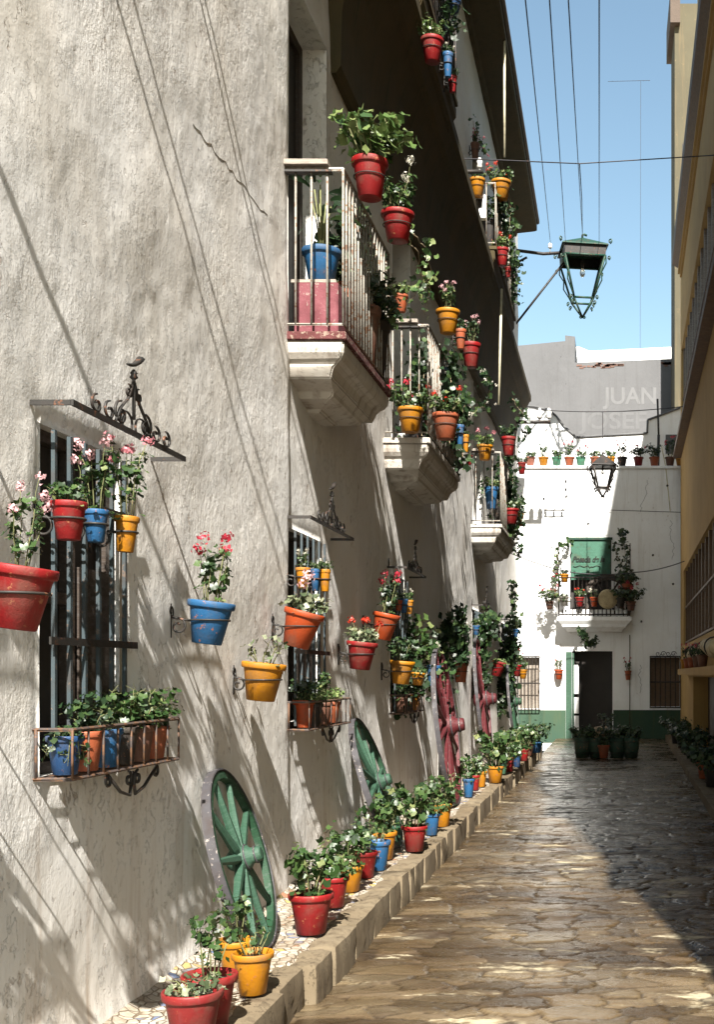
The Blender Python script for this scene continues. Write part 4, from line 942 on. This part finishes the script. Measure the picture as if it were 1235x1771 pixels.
vine([at(835, 1200, Y=20), at(838, 1120, Y=20), at(834, 1085, Y=20), at(845, 1080, Y=20)], 'thin yellowish cane standing by the fourth window', 10, 30, 'leaf', .05, .012)

# ------------------------------------------------------------------ pots on the left pavement
GF = 'flowerpots lined up on the pavement'
FL = [ # px, rim y, width px, base y, colour, foliage, label, flower, leaf, fs
 (333, 1716, 104, 1812, 'darkred', 'grey', 'dark red pot of pale dry succulents, nearest at the bottom edge', None, 'leafgrey', 1.0),
 (362, 1688, 96, 1780, 'red', 'leggy', 'red pot with leggy geranium directly behind the nearest dark red pot', None, 'leaf', .8),
 (437, 1650, 72, 1722, 'yellow', 'sparse', 'bright yellow pot in front of the nearest green wheel', None, 'leaf', 1.0),
 (408, 1628, 66, 1694, 'yellow', 'leggy', 'yellow pot tucked between the nearest wheel and the bright yellow pot', None, 'leaf', .9),
 (538, 1547, 78, 1617, 'red', 'bush', 'large red pot with bushy geranium, right of the nearest green wheel', None, 'leaf', .95),
 (577, 1518, 54, 1571, 'red', 'mound', 'red pot half hidden behind the large bushy red pot', None, 'leaf', 1.0),
 (604, 1499, 52, 1544, 'yellow', 'bush', 'yellow pot between two red pots near the second green wheel', None, 'leaf', 1.1),
 (631, 1475, 46, 1520, 'red', 'leggy', 'red pot left of a blue one by the second green wheel', None, 'leafdark', 1.0),
 (655, 1456, 42, 1507, 'blue', 'sparse', 'blue pot in front of the second green wheel', None, 'leaf', 1.0),
 (664, 1440, 46, 1488, 'yellow', 'bush', 'yellow pot at the foot of the second green wheel', None, 'leaf', 1.2),
 (717, 1430, 46, 1474, 'red', 'bush', 'red pot standing alone right of the second green wheel', None, 'leaf', 1.25),
 (747, 1408, 30, 1446, 'blue', 'mound', 'slim blue pot behind the lone red pot', None, 'leaf', 1.3),
 (765, 1391, 36, 1431, 'yellow', 'bush', 'yellow pot standing before the large red wheel', None, 'leaf', 1.3),
 (811, 1348, 22, 1380, 'blue', 'bush', 'blue pot just past the large red wheel', None, 'leaf', 1.5),
 (822, 1342, 18, 1368, 'red', 'mound', 'small red pot squeezed between blue and yellow past the large red wheel', None, 'leaf', 1.0),
 (833, 1335, 20, 1362, 'yellow', 'mound', 'small yellow pot before the peach one', None, 'leaf', 1.1),
 (857, 1326, 32, 1355, 'yellow', 'bush', 'peach bottomed yellow pot at the kerb side past the wheels', None, 'leaf', 1.5),
 (880, 1311, 22, 1336, 'red', 'bush', 'red pot near the far end of the pavement', None, 'leaf', 1.9),
 (894, 1305, 18, 1328, 'darkblue', 'bush', 'dark blue pot near the far end of the pavement', None, 'leaf', 1.9),
 (907, 1296, 18, 1317, 'red', 'bush', 'small red pot next to last on the pavement', None, 'leaf', 1.9),
 (928, 1284, 24, 1303, 'blue', 'wide', 'blue pot last on the pavement by the kerb end', None, 'leafdark', 1.3),
 (869, 1316, 20, 1340, 'green', 'wide', 'green pot with wide leafy bush behind the peach bottomed pot', None, 'leaf', 1.7),
 (914, 1284, 22, 1308, 'brown', 'wide', 'brown pot with dark bush near the last blue pot', None, 'leafdark', 1.4)]
for (px, ry, wp_, by, col, fo, lab, flw, lm, fs) in FL:
    p = on_pave(px, by); S = F/p.y
    p.x = max(p.x, -D+.12); potted(p+Vector((0, 0, .012)), wp_/S, (by-ry)/S, col, fo, lab, GF, flw, lm, 0, fs*1.15)

# ------------------------------------------------------------------ cart wheels
def wheel(bx, Y, dia, lean, mat, spmat, label, nsp=12, yaw=0, hubmat=None, zoff=0.0, group='old cart wheels leaning on the left wall'):
    root = empty('cart_wheel', (bx, Y, pave_z(Y)+.015+zoff), label, 'cart wheel', group); root.rotation_euler = (0, -R(lean), R(yaw)); Rr = dia/2; c = (0, 0, Rr)
    tw = .021
    def band(r0, r1, w_, mat, name, jit=0):
        prof = [(r0, -w_), (r1, -w_), (r1, w_), (r0, w_)]; n = 48; vs = []; fs = []
        for i in range(n):
            a = 2*math.pi*i/n
            for (r, h) in prof: rr = r+jit*math.sin(i*1.7+r*50); vs.append((h, rr*math.cos(a), Rr+rr*math.sin(a)))
        for i in range(n):
            for k in range(4): fs.append((i*4+k, i*4+(k+1) % 4, ((i+1) % n)*4+(k+1) % 4, ((i+1) % n)*4+k))
        o = MB().add(vs, fs).build(name, mat, root, org=(0, 0, 0), bevel=.003); return o
    band(Rr-.06, Rr-.012, tw, mat, 'rim'); band(Rr-.0115, Rr, tw+.006, 'tyre', 'iron_tyre')
    hb = MB(); q = max(.8, dia/1.1)*.82; hb.lathe([(.03*q, .15*q), (.05*q, .15*q), (.055*q, .135*q), (.06*q, .08*q), (.085*q, .06*q), (.095*q, .0), (.085*q, -.06*q), (.05*q, -.10*q), (.02*q, -.1*q)], 16, c, 'x')
    ho = hb.build('hub', hubmat or spmat, root, org=(0, 0, 0))
    hr = MB()
    for h in (.045, .11): hr.ring((h*q, 0, Rr), (.09 if h < .1 else .061)*q, .007*q, 'x', 20, 5)
    hr.build('hub_bands', 'tyre', ho, org=(0, 0, 0))
    me = None
    for k in range(nsp):
        a = 2*math.pi*(k+.3)/nsp
        if me is None:
            sp_ = MB(); rings = []
            for (r, wy, wx) in ((.05*q, .016, .022), (.14*q, .024, .022), (Rr*.62, .019, .016), (Rr-.065, .013, .014)):
                rings.append([(-wx, -wy, r), (0, -wy*1.25, r), (wx, -wy*.6, r), (wx, wy*.6, r), (0, wy*1.25, r), (-wx, wy, r)])
            sp_.loft(rings); me = sp_.mesh('spoke'); me.materials.append(M[spmat])
        s = obj('spoke', me, None, root, (0, 0, Rr)); s.rotation_euler = (a, 0, 0)
    return root
wheel(-1.98, 6.68, 1.07, 16, 'woodgreen', 'woodgreenpale', 'green cart wheel leaning on the wall nearest the viewer, behind yellow pots', 10, yaw=5)
wheel(-1.88, 10.3, 1.22, 19, 'woodgreen', 'woodgreenpale', 'second green cart wheel, half shaded, below the second window', 12, yaw=3)
wheel(-1.79, 13.5, 1.84, 7, 'woodred', 'woodred', 'nearer of the two large red cart wheels', 12, yaw=1.5, hubmat='woodred')
wheel(-2.02, 19.4, 2.1, 6, 'woodred', 'woodred', 'farther of the two large red cart wheels', 12, yaw=1.5, hubmat='woodred')
wheel(-1.95, 24.3, 1.7, 6, 'woodgreen', 'woodgreen', 'small green wheel farthest along the left wall', 12)

# ------------------------------------------------------------------ end house pots and things
GE = 'flowerpots on the end house ledge'
lab = {917: ('pinkish', 'mound'), 940: ('yellow', 'leggy'), 963: ('green', 'mound'), 985: ('terracotta', 'leggy'), 1005: ('green', 'mound'), 1030: ('terracotta', 'mound'), 1056: ('yellow', 'mound'),
       1077: ('black', 'leggy'), 1105: ('darkred', 'bush'), 1133: ('terracotta', 'bush'), 1160: ('brown', 'tall'), 1178: ('yellow', 'bush')}
txt = {917: 'pale pink pot, first from the left on the ledge', 940: 'ochre yellow pot, second from the left on the ledge', 963: 'green pot, third from the left on the ledge', 985: 'reddish terracotta pot between two green ones on the ledge',
       1005: 'green pot left of the black lantern on the ledge', 1030: 'terracotta pot on the ledge hidden behind the left half of the black lantern', 1056: 'yellow pot on the ledge hidden behind the right half of the black lantern',
       1077: 'black pot with sparse stems just right of the black lantern', 1105: 'dark red pot with pink trailing flowers on the ledge', 1133: 'terracotta pot beside the black mast on the ledge', 1160: 'brown pot with tall growth near the right end of the ledge', 1178: 'yellow pot at the extreme right end of the ledge'}
for i, (px, (c, fo)) in enumerate(lab.items()):
    potted(Vector((ex(px), YE+.12, ez(806)+.003)), .27, .24, c, fo, txt[px], GE, {985: 'crimson', 1105: 'crimson', 1077: 'pink', 1005: 'crimson', 1160: 'crimson'}.get(px), 'leaf' if px < 1070 else 'leafdark', 0, 1.15)
GB = 'flowerpots on the end house balcony'
zt = ez(1068)
def endpot(px, ry, wp_, h_, c, fo, label, flower=None, leafm='leaf', y=None, fs=1.0, group=GB):
    Yp = y or YE-.66; S = F/Yp; potted(Vector(((px-CX)/S, Yp, (CY-ry)/S-h_/S)), wp_/S, h_/S, c, fo, label, group, flower, leafm, 0, fs)
    mb = MB(); r = wp_/S*.42; mb.ring(((px-CX)/S, Yp, (CY-ry)/S-h_/S*.45), r+.006, .008, 'z', 18, 4); mb.tube([((px-CX)/S, Yp+r, (CY-ry)/S-h_/S*.45), ((px-CX)/S, Yp+r+.06, (CY-ry)/S-h_/S*.45)], .008, 4); mb.build('pot_ring', 'iron', endh)
endpot(977, 993, 16, 14, 'yellow', 'mound', 'yellow pot on the left rail of the end balcony', None, 'leafdark')
endpot(976, 1032, 17, 16, 'grey', 'trail', 'grey pot at the lower left of the end balcony', 'white', 'leafdark', fs=1.1)
endpot(1003, 1033, 16, 16, 'red', 'bush', 'bright red pot at mid height on the end balcony front', 'scarlet', 'leaf')
endpot(1028, 1033, 15, 16, 'orange', 'sparse', 'orange pot beside the round straw disc on the end balcony', 'white', 'leaf', fs=1.3)
endpot(951, 1040, 16, 14, 'brown', 'wide', 'brown pot hung off the left end of the end balcony', 'crimson', 'leaf', fs=1.5)
endpot(958, 1020, 14, 12, 'brown', 'tall', 'brown pot with tall red flowers at the left end of the end balcony', 'crimson', 'leaf')
endpot(1092, 1040, 18, 16, 'brown', 'wide', 'brown pot hung off the right end of the end balcony', 'crimson', 'leafdark', fs=1.5)
endpot(1085, 1010, 18, 16, 'terracotta', 'wide', 'terracotta pot at the upper right corner of the end balcony', None, 'leafdark', fs=1.4)
endpot(1074, 1034, 18, 18, 'black', 'wide', 'black pot behind the right of the end balcony front', None, 'leafdark', fs=1.2)
GD = 'flowerpots either side of the end house door'
endpot(967, 1158, 16, 17, 'orange', 'leggy', 'orange pot with red flowers on the sunlit wall left of the door', 'scarlet', 'leaf', YE-.14, 1.0, GD)
endpot(1087, 1160, 12, 16, 'terracotta', 'leggy', 'terracotta pot on the shaded wall right of the door', 'crimson', 'leafdark', YE-.12, 1.2, GD)
vine([at(966, 1010, Y=28.6), at(963, 980, Y=28.6), at(968, 945, Y=28.6), at(984, 941, Y=29.0)], 'climber trained up the left corner of the end balcony', 11, 120, 'leaf', .05)
vine([at(1088, 1010, Y=28.6), at(1085, 970, Y=28.6), at(1078, 930, Y=28.6), at(1076, 918, Y=28.6)], 'climber on a green stake at the right corner of the end balcony', 12, 130, 'leafdark', .055)
vine([at(1062, 945, Y=28.9), at(1075, 975, Y=28.8), at(1070, 1000, Y=28.7), at(1090, 1010, Y=28.6)], 'second looser climber beside the green blind', 13, 80, 'leafdark', .05)
vine([at(1004, 1092, Y=28.5), at(1012, 1100, Y=28.5), at(1018, 1115, Y=28.6), at(1030, 1110, Y=28.6)], 'dark foliage dangling beneath the end balcony', 14, 120, 'leafdark', .06)
for i, (pts, lb, nn, sz) in enumerate((
 ([(684, 1225), (690, 1185), (705, 1160), (716, 1195)], 'dense dark growth hanging under the third window', 260, .05),
 ([(758, 1210), (764, 1150), (772, 1100), (790, 1085)], 'dense dark climber rising behind the large red wheel', 420, .055),
 ([(822, 1190), (826, 1140), (832, 1100), (845, 1070)], 'dense dark climber between the farther red wheel and fourth window', 420, .06),
 ([(868, 1230), (874, 1180), (878, 1130), (888, 1075)], 'dense dark climber left of the far end grille', 420, .07),
 ([(712, 1090), (724, 1110), (735, 1135), (742, 1180)], 'leafy growth between third window and large red wheel', 260, .045))):
    Yv = (12.6, 15.6, 19.8, 24.0, 13.2)[i]
    vine([at(px, py, Y=Yv+.1*k) for k, (px, py) in enumerate(pts)], lb, 30+i, nn, 'leafdark' if i != 4 else 'leaf', sz)
for i, (Yv, xx, z0, z1_, lb) in enumerate(((12.9, -1.78, 2.55, 3.5, 'dark foliage spilling through the middle of the second balcony railing'), (13.8, -1.76, 2.5, 3.4, 'dark foliage spilling through the far part of the second balcony railing'), (20.8, -1.76, 2.6, 3.6, 'dark foliage spilling through the third balcony railing'), (22.0, -1.74, 2.3, 3.4, 'dark foliage at the outer far corner of the third balcony'),(9.2, -2.14, 2.5, 3.7, 'tall dark shrub growth inside the middle of the nearest balcony'), (9.75, -2.12, 2.5, 3.6, 'tall dark shrub growth at the far end of the nearest balcony'), (13.0, -2.1, 2.5, 3.7, 'tall dark shrub growth inside the second balcony'),
   (14.1, -2.0, 2.5, 3.9, 'tall dark shrub growth at the far end of the second balcony'), (21.0, -1.9, 2.6, 3.9, 'tall dark shrub growth inside the third balcony'), (19.6, -1.85, 6.9, 7.9, 'dark growth behind the farther top balcony railing'), (21.5, -1.85, 6.9, 7.8, 'dark growth at the far end of the farther top balcony'), (12.5, -1.88, 6.9, 7.7, 'dark growth behind the nearer top balcony railing'))):
    vine([(xx, Yv, z0), (xx-.05, Yv+.15, z0+.4*(z1_-z0)), (xx+.02, Yv-.1, z0+.7*(z1_-z0)), (xx, Yv+.2, z1_)], lb, 50+i, 330 if i > 3 else 130, 'leafdark', .05)
# wheel + straw disc in the balcony
ww = MB(); cw = at(1052, 1038, Y=28.75); ro = empty('balcony_wheel', cw, 'dark cart wheel standing behind the end balcony railing', 'cart wheel')
rwh = 45/F*28.75; nv = 44; vs = []; fs = []
for i in range(nv):
    a = 2*math.pi*i/nv
    for (r, h) in ((rwh-.15, -.04), (rwh, -.04), (rwh, .04), (rwh-.15, .04)): vs.append((r*math.cos(a), h, r*math.sin(a)))
for i in range(nv):
    for k in range(4): fs.append((i*4+k, i*4+(k+1) % 4, ((i+1) % nv)*4+(k+1) % 4, ((i+1) % nv)*4+k))
MB().add(vs, fs).build('rim', 'wooddark', ro, org=(0, 0, 0), bevel=.006)
hub = MB(); hub.lathe([(.02, -.12), (.07, -.12), (.11, 0), (.07, .05)], 14, (0, 0, 0), 'y'); hub.build('hub', 'wooddark', ro, org=(0, 0, 0))
for k in range(12):
    a = 2*math.pi*k/12; s_ = MB(); s_.tube([(.09*math.cos(a), 0, .09*math.sin(a)), ((rwh-.14)*math.cos(a), 0, (rwh-.14)*math.sin(a))], .025, 5); s_.build('spoke', 'wooddark', ro, org=(0, 0, 0))
dsc = MB(); cd = at(1052, 1036, Y=28.42); dsc.lathe([(.01, -.05), (.16, -.055), (.225, -.04), (.245, 0), (.23, .03), (.01, .03)], 28, (0, 0, 0), 'y')
M['straw'] = painted('straw', (.42, .34, .2), .8, (.25, .19, .1), .6); do_ = dsc.build('straw_disc', 'straw', None, org=cd); do_.location = cd
do_.data.transform(Matrix.Translation(cd)); tag(do_, 'round straw coloured disc hung on the front of the end balcony', 'disc')

# planter group in the middle of the alley
pc = on_road(1050, 1311)
tubm = MB(); S = F/pc.y
for i, px in enumerate((1008, 1032, 1068, 1092)):
    q = on_road(px, 1311); o = MB(); o.lathe([(.01, 0), (.13, 0), (.16, .2), (.17, .40), (.15, .40), (.14, .36), (.01, .36)], 16, (0, 0, 0))
    M['tubgreen'] = M.get('tubgreen') or painted('tubgreen', (.02, .05, .03), .6)
    r_ = empty('wooden_tub', q+Vector((0, 0, .01)), ('leftmost dark green tub of shrubs in the middle of the alley end', 'dark green tub left of the small terracotta pot at the alley end', 'dark green tub right of the small terracotta pot at the alley end', 'rightmost dark green tub of shrubs in the middle of the alley end')[i], 'planter', 'dark tubs at the alley end')
    o.build('tub', 'tubgreen', r_, org=(0, 0, 0)); hh_ = MB()
    for z in (.1, .32): hh_.ring((0, 0, z), .148+.06*z, .008, 'z', 20, 4)
    hh_.build('hoops', 'iron', r_, org=(0, 0, 0)); v = FOL['wide'][i % 3]
    f_ = obj('foliage', withmat(v['leaf'], 'leafdark'), None, r_, (0, 0, .36)); f_.scale = (1.25, 1.25, 1.25); s_ = obj('stems', withmat(v['stem'], 'stem'), None, r_, (0, 0, .36)); s_.scale = f_.scale
q = on_road(1045, 1311)+Vector((0, -.14, .01)); potted(q, .25, .26, 'terracotta', 'bush', 'terracotta pot standing in front of the dark green tubs', 'pots at the alley end', None, 'leafdark')
q = on_road(1050, 1290); tq = empty('tall_shrub', q+Vector((0, .1, .0)), 'dark spiky shrub rising behind the tubs before the door', 'plant'); o_ = MB(); o_.lathe([(.01, 0), (.15, 0), (.19, .3), (.01, .29)], 16); o_.build('tub', 'tubgreen', tq, org=(0, 0, 0))
v = FOL['tall'][0]; f_ = obj('foliage', withmat(v['leaf'], 'leafdark'), None, tq, (0, 0, .28)); f_.scale = (1.8, 1.8, 1.1)
s_ = obj('stems', withmat(v['stem'], 'stem'), None, tq, (0, 0, .28)); s_.scale = f_.scale
jg = MB(); jg.lathe([(.01, 0), (.08, 0), (.15, .08), (.17, .16), (.13, .24), (.06, .29), (.045, .33), (.055, .35), (.03, .35), (.03, .30)], 20); jp = on_road(1028, 1311); jp.z += .39; jp.y += .02
jo = empty('clay_jug', jp, 'pale clay jug lying among the dark shrubs', 'jug'); jo.rotation_euler = (0, R(55), .4); M['clay'] = painted('clay', (.5, .36, .24), .7, (.4, .25, .15), .6); jg.build('body', 'clay', jo, org=(0, 0, 0))
hj = MB(); hj.tube(arc((.10, 0, .24), .07, -60, 120, 10, 'xz'), .012, 6); hj.build('handle', 'clay', jo, org=(0, 0, 0))

# right pavement plants and shelf pots
GRt = 'dark plants along the right pavement'
specs = [(1170, 1296, 'black', 'dark bushy plant nearest the end house on the right pavement'), (1180, 1304, 'black', 'second dark bushy plant along the right pavement'), (1190, 1316, 'black', 'third dark bushy plant along the right pavement'),
         (1203, 1330, 'black', 'dark bushy plant just beyond the terracotta pot on the right'), (1219, 1360, 'terracotta', 'terracotta pot with dark plant on the right pavement'), (1232, 1375, 'black', 'dark plant cut off by the right picture edge')]
for i, (px, by, c, l_) in enumerate(specs):
    p = on_road(px, by); Yv = p.y; p.z = road_z(Yv)+.115; p.x = (px-CX)/F*Yv
    p.x = min(p.x, 1.32+.016*Yv-.12); potted(p+Vector((0, 0, .005)), .25, .26, c, 'wide', l_, GRt, None, 'leafdark', 0, 1.6)
    k_ = 0
GS = 'plants on the right wall shelf'
for i, (Yv, c, l_, fl) in enumerate(((24.6, 'yellow', 'small plant at the far end of the ochre shelf', 'crimson'), (23.2, 'terracotta', 'plant with pink flowers, second on the ochre shelf', 'pink'), (21.6, 'terracotta', 'terracotta pot, third on the ochre shelf', 'palepink'), (20.0, 'brown', 'brown pot beneath the rolled awning on the ochre shelf', None), (18.6, 'brown', 'brown pot nearest the right picture edge on the ochre shelf', 'crimson'))):
    potted(Vector((1.2+.016*Yv, Yv, .103)), .2, .2, c, 'leggy' if i < 3 else 'wide', l_, GS, fl, 'leafdark', 0, 1.0)
aw = MB(); ao = empty('rolled_awning', (1.2+.016*20, 20.6, .5), 'pale rolled awning bulging over the shelf on the ochre wall', 'awning')
M['canvas'] = painted('canvas', (.55, .45, .28), .9, (.4, .3, .18), .6)
pts = [(1.28+.016*y, y, .40+.05*math.sin(y*2.1)) for y in np.arange(16.5, 23.2, .3)]; aw.tube(pts, .12, 12); aw.build('roll', 'canvas', ao)
ab = MB()
for y in (17.2, 19.2, 21.2, 23.0): ab.ring((1.28+.016*y, y, .40), .145, .012, 'y', 16, 4)
ab.build('straps', 'iron', ao)

# ------------------------------------------------------------------ lanterns, wires
def lantern(c, H, W, roofmat, framemat, label, bulb=True, skirt=True):
    """c: world point at the top of the roof; H total height, W roof width"""
    root = empty('street_lantern', c, label, 'lantern'); root.rotation_euler = (0, 0, R(9)); a = W/2
    def sq(s, z): return [(-s, -s, z), (s, -s, z), (s, s, z), (-s, s, z)]
    zr_ = -H*.19 if skirt else -H*.29; z2 = zr_-H*.13 if skirt else -H*.30; z3 = -H*.78
    rf = MB(); rf.loft([sq(.02, -.045*H), sq(a*.97, zr_+.0), sq(a*1.0, zr_-.015*H)]); rf.build('roof', roofmat, root, org=(0, 0, 0))
    sk = MB(); A = sq(a*.90, zr_-.015*H); B = sq(a*.88, z2)
    for i in range(4): j = (i+1) % 4; sk.add([A[i], A[j], B[j], B[i]], [(0, 1, 2, 3)])
    A2 = sq(a*.88, zr_-.015*H); B2 = sq(a*.86, z2)
    for i in range(4): j = (i+1) % 4; sk.add([A2[i], A2[j], B2[j], B2[i]], [(3, 2, 1, 0)]); sk.add([B[i], B[j], B2[j], B2[i]], [(0, 1, 2, 3)])
    if skirt: sk.build('skirt', 'iron', root, org=(0, 0, 0))
    fr = MB(); lo = a*.42; r = W*(.026 if skirt else .04)
    T = sq(a*.86, z2); Bm = sq(lo, z3)
    for i in range(4):
        fr.tube([T[i], Bm[i]], r, 5); fr.tube([Bm[i], Bm[(i+1) % 4]], r, 5); fr.tube([T[i], T[(i+1) % 4]], r, 5); fr.tube([Bm[i], (0, 0, -H*.98)], r*.9, 5)
    fr.build('frame', framemat, root, org=(0, 0, 0))
    sc_ = MB()
    for i in range(4):
        t = Vector(T[i]); b = Vector(Bm[i]); o_ = Vector((t.x, t.y, 0)).normalized()
        pts = [t+o_*.02*W, t.lerp(b, .2)+o_*.09*W, t.lerp(b, .4)+o_*.03*W, t.lerp(b, .6)+o_*.10*W, t.lerp(b, .85)+o_*.03*W, b]
        sc_.tube(pts, r*.55, 4)
        for (p, s) in ((Vector((a*1.05*(1 if t.x > 0 else -1), t.y/abs(t.y)*a*1.05, zr_+.02*H)), 1), (t+o_*.10*W+Vector((0, 0, -.04*H)), .8), (b+o_*.09*W, .8), (b+o_*.03*W-Vector((0, 0, .055*H)), .8)):
            sp_ = spiral((0, 0, 0), .055*W*s, .015*W*s, -90, 330, 14, 'xz'); ang = math.atan2(o_.y, o_.x); Rm = Matrix.Rotation(ang, 3, 'Z'); sc_.tube([p+Rm @ Vector(q_) for q_ in sp_], r*.6, 4)
    for s in (-1, 1): sc_.tube(spiral((s*.04*W, 0, -H*.975), .035*W, .01*W, 90, 90+s*400, 12, 'xz'), r*.6, 4)
    sc_.tube([(0, 0, -.06*H), (0, 0, -.01*H), (.04*W, 0, .0), (.10*W, 0, -.015*H)], r, 5)
    sc_.build('scrollwork', framemat, root, org=(0, 0, 0))
    if bulb:
        so_ = MB(); so_.lathe([(.02*W, 0), (.03*W, -.01*H), (.035*W, -.06*H), (.028*W, -.10*H)], 12, (0, 0, z2+.02*H)); so_.build('socket', 'iron', root, org=(0, 0, 0))
        bu = MB(); bu.lathe([(.02*W, 0), (.04*W, -.02*H), (.06*W, -.05*H), (.058*W, -.075*H), (.035*W, -.10*H), (.002, -.11*H)], 16, (0, 0, z2-.08*H)); bu.build('bulb', 'bulb', root, org=(0, 0, 0))
    return root
YL = 28.6
c = at(1008, 405, Y=YL); lantern(c, 147/F*YL, 80/F*YL, 'greeniron', 'greeniron', 'large green roofed street lantern with clear bulb hanging against the sky')
YS = 26.5
c2_ = at(1043, 783, Y=YS); lantern(c2_, 78/F*YS, 44/F*YS, 'iron', 'iron', 'smaller black lantern hanging on a wire before the end house', skirt=False)
lbk = empty('lantern_bracket', at(897, 435, Y=YL), 'black arm and diagonal brace holding the large green roofed lantern', 'bracket')
b = MB(); b.tube([at(893, 433, Y=YL), at(940, 439, Y=YL), at(975, 437, Y=YL)], .04, 6); b.tube([at(893, 560, Y=YL), at(975, 455, Y=YL)], .028, 6); b.tube([at(893, 455, Y=YL), at(912, 445, Y=YL)], .03, 6); b.build('arm', 'iron', lbk)
ins = MB()
for px in (952, 978): p = at(px, 430, Y=YL); ins.tube([at(px, 440, Y=YL), p], .012, 5); ins.lathe([(.02, 0), (.06, .03), (.04, .06), (.06, .09), (.02, .14)], 8, p)
ins.build('insulator', 'insul', lbk)
def wire(pts, label, r=.008, mat='wire', name='wire', group='wires over the alley', sag=0):
    pts = [Vector(p) for p in pts]; out = []
    for a, b in zip(pts[:-1], pts[1:]):
        for k in range(8): t = k/8; out.append(a.lerp(b, t)-Vector((0, 0, sag*4*t*(1-t))))
    out.append(pts[-1]); o = MB().tube(out, r, 4).build(name, mat, None, org=pts[0]); tag(o, label, 'wire', group); return o
wire([at(903, -60, Y=9.0), at(953, 424, Y=YL)], 'overhead wire leftmost of the four running up the sky', .006)
wire([at(947, -60, Y=9.0), at(979, 424, Y=YL)], 'overhead wire second from the left running up the sky', .006)
wire([at(980, -60, Y=9.0), at(1008, 405, Y=YL)], 'overhead wire third from the left, meeting the large lantern', .006)
wire([at(1037, -60, Y=9.0), at(1037, 420, Y=YL)], 'rightmost overhead wire running vertically up the sky', .006)
wire([at(725, 271, x=-D), at(1003, 283, Y=17), at(1243, 268, x=1.6)], 'cable stretched across the alley above the large lantern', .008, sag=0)
wire([at(1003, 284, Y=17), at(1007, 345, Y=22), at(1008, 405, Y=YL)], 'stay dropping from the cross cable to the large lantern', .008)
wire([at(893, 705, Y=YS), at(1043, 712, Y=YS), at(1190, 702, Y=YS)], 'thin cross wire carrying the black lantern', .010, sag=.03)
wire([at(1043, 712, Y=YS), at(1043, 785, Y=YS)], 'short drop wire of the black lantern', .009)
wire([at(880, 955, Y=26), at(990, 990, Y=27), at(1098, 990, Y=27.5), at(1186, 970, Y=27)], 'low cable sagging past the end balcony', .012, sag=.05)
wire([at(1050, 882, Y=29.05), at(1180, 886, Y=29.05)], 'cable fixed along the shaded end wall', .008)
# insulator arms on the left wall
for (pa, pb, Yv, pins, lab_, sy) in (((760, 297), (836, 297), 15.8, (795, 830), 'dark arm with white insulators jutting from the upper left wall', 278), ((893, 730), (953, 730), 27.0, (914, 934, 950), 'far dark arm with three insulators against the white terrace', 712)):
    A = at(*pa, Y=Yv); B = at(*pb, Y=Yv); A.x = -D+.0; r_ = empty('insulator_arm', A, lab_, 'insulator arm', 'insulator arms'); MB().tube([A, B], .035*Yv/20, 6).build('arm', 'iron', r_)
    for px in pins:
        p = at(px, pa[1], Y=Yv); k = Yv/20; MB().tube([p, p+Vector((0, 0, .10*k))], .012, 5).lathe([(.02*k, .05*k), (.055*k, .08*k), (.04*k, .13*k), (.055*k, .17*k), (.02*k, .24*k)], 8, p).build('insulator', 'insul', r_)
# canes / ropes
for (a_, b_, Yv, l_) in (((873, 55), (873, 272), 19.6, 'pale cane hanging from the upper eave'), ((863, 700), (868, 500), 19.3, 'pale cane rising from the third balcony'), ((924, 330), (924, 385), 27.6, 'short pale pipe at the end of the upper eave')):
    o = MB().tube([at(*a_, Y=Yv), at(*b_, Y=Yv)], .022 if Yv < 25 else .018, 6).build('cane', 'rope', None, org=at(*a_, Y=Yv)); tag(o, l_, 'cane')
# mast on the ledge and antenna
o = empty('roof_mast', at(1139, 806, Y=YE+.2), 'thin black mast standing on the ledge between pots', 'mast'); MB().tube([at(1139, 806, Y=YE+.2), at(1140, 752, Y=YE+.2)], .04, 6).build('pole', 'iron', o); MB().tube([at(1140, 752, Y=YE+.2), at(1138, 690, Y=YE+.2)], .028, 6).build('upper_pole', 'iron', o)
wire([at(1145, 772, Y=YE), at(1152, 806, Y=YE), at(1160, 884, Y=YE-.02)], 'slack pale cable dropping from the mast down the end wall', .012, 'rope')
an = empty('television_antenna', at(1108, 600, Y=47), 'faint television antenna on a thin mast against the sky', 'antenna'); MB().tube([at(1108, 615, Y=47), at(1109, 140, Y=47)], .007, 4).build('mast', 'wire', an)
am = MB(); am.tube([at(1052, 141, Y=47), at(1125, 139, Y=47)], .009, 4)
for px in range(1060, 1125, 9): am.tube([at(px, 140, Y=46.6), at(px, 140, Y=47.4)], .012, 4)
am.build('elements', 'wire', an)
# wires crossing the alley high above: they draw the thin slanting shadows on the near wall
for i, (Y0, z0, dY, dz, l_) in enumerate(((5.3, 5.0, 0, 0, 'first'), (5.42, 5.0, 0, .05, 'second'), (3.3, 2.75, .0, .9, 'third'), (4.2, 4.6, 0, .25, 'fourth'), (4.0, 4.5, 0, .3, 'fifth'))):
    wire([(-D, Y0, z0), (1.4, Y0+dY*3.7, z0+dz*3.7)], l_+' cable crossing above the viewer whose shadow slants down the near wall', .017 if i != 2 else .020)

# iron clutter: small lamp box on upper balcony
bx = MB(); p = at(830, 360, Y=18.5); bx.box(p.x-.10, p.x+.10, p.y-.06, p.y+.06, p.z-.18, p.z+.2); o = bx.build('meter_box', 'white_end', None, org=p, bevel=.01); tag(o, 'small white box on the near side of the farther top balcony', 'box')
bx2 = MB(); bx2.box(-.05, .05, -.065, -.058, -.02, .12); o2 = bx2.build('box_window', 'dark', o, org=(0, 0, 0))
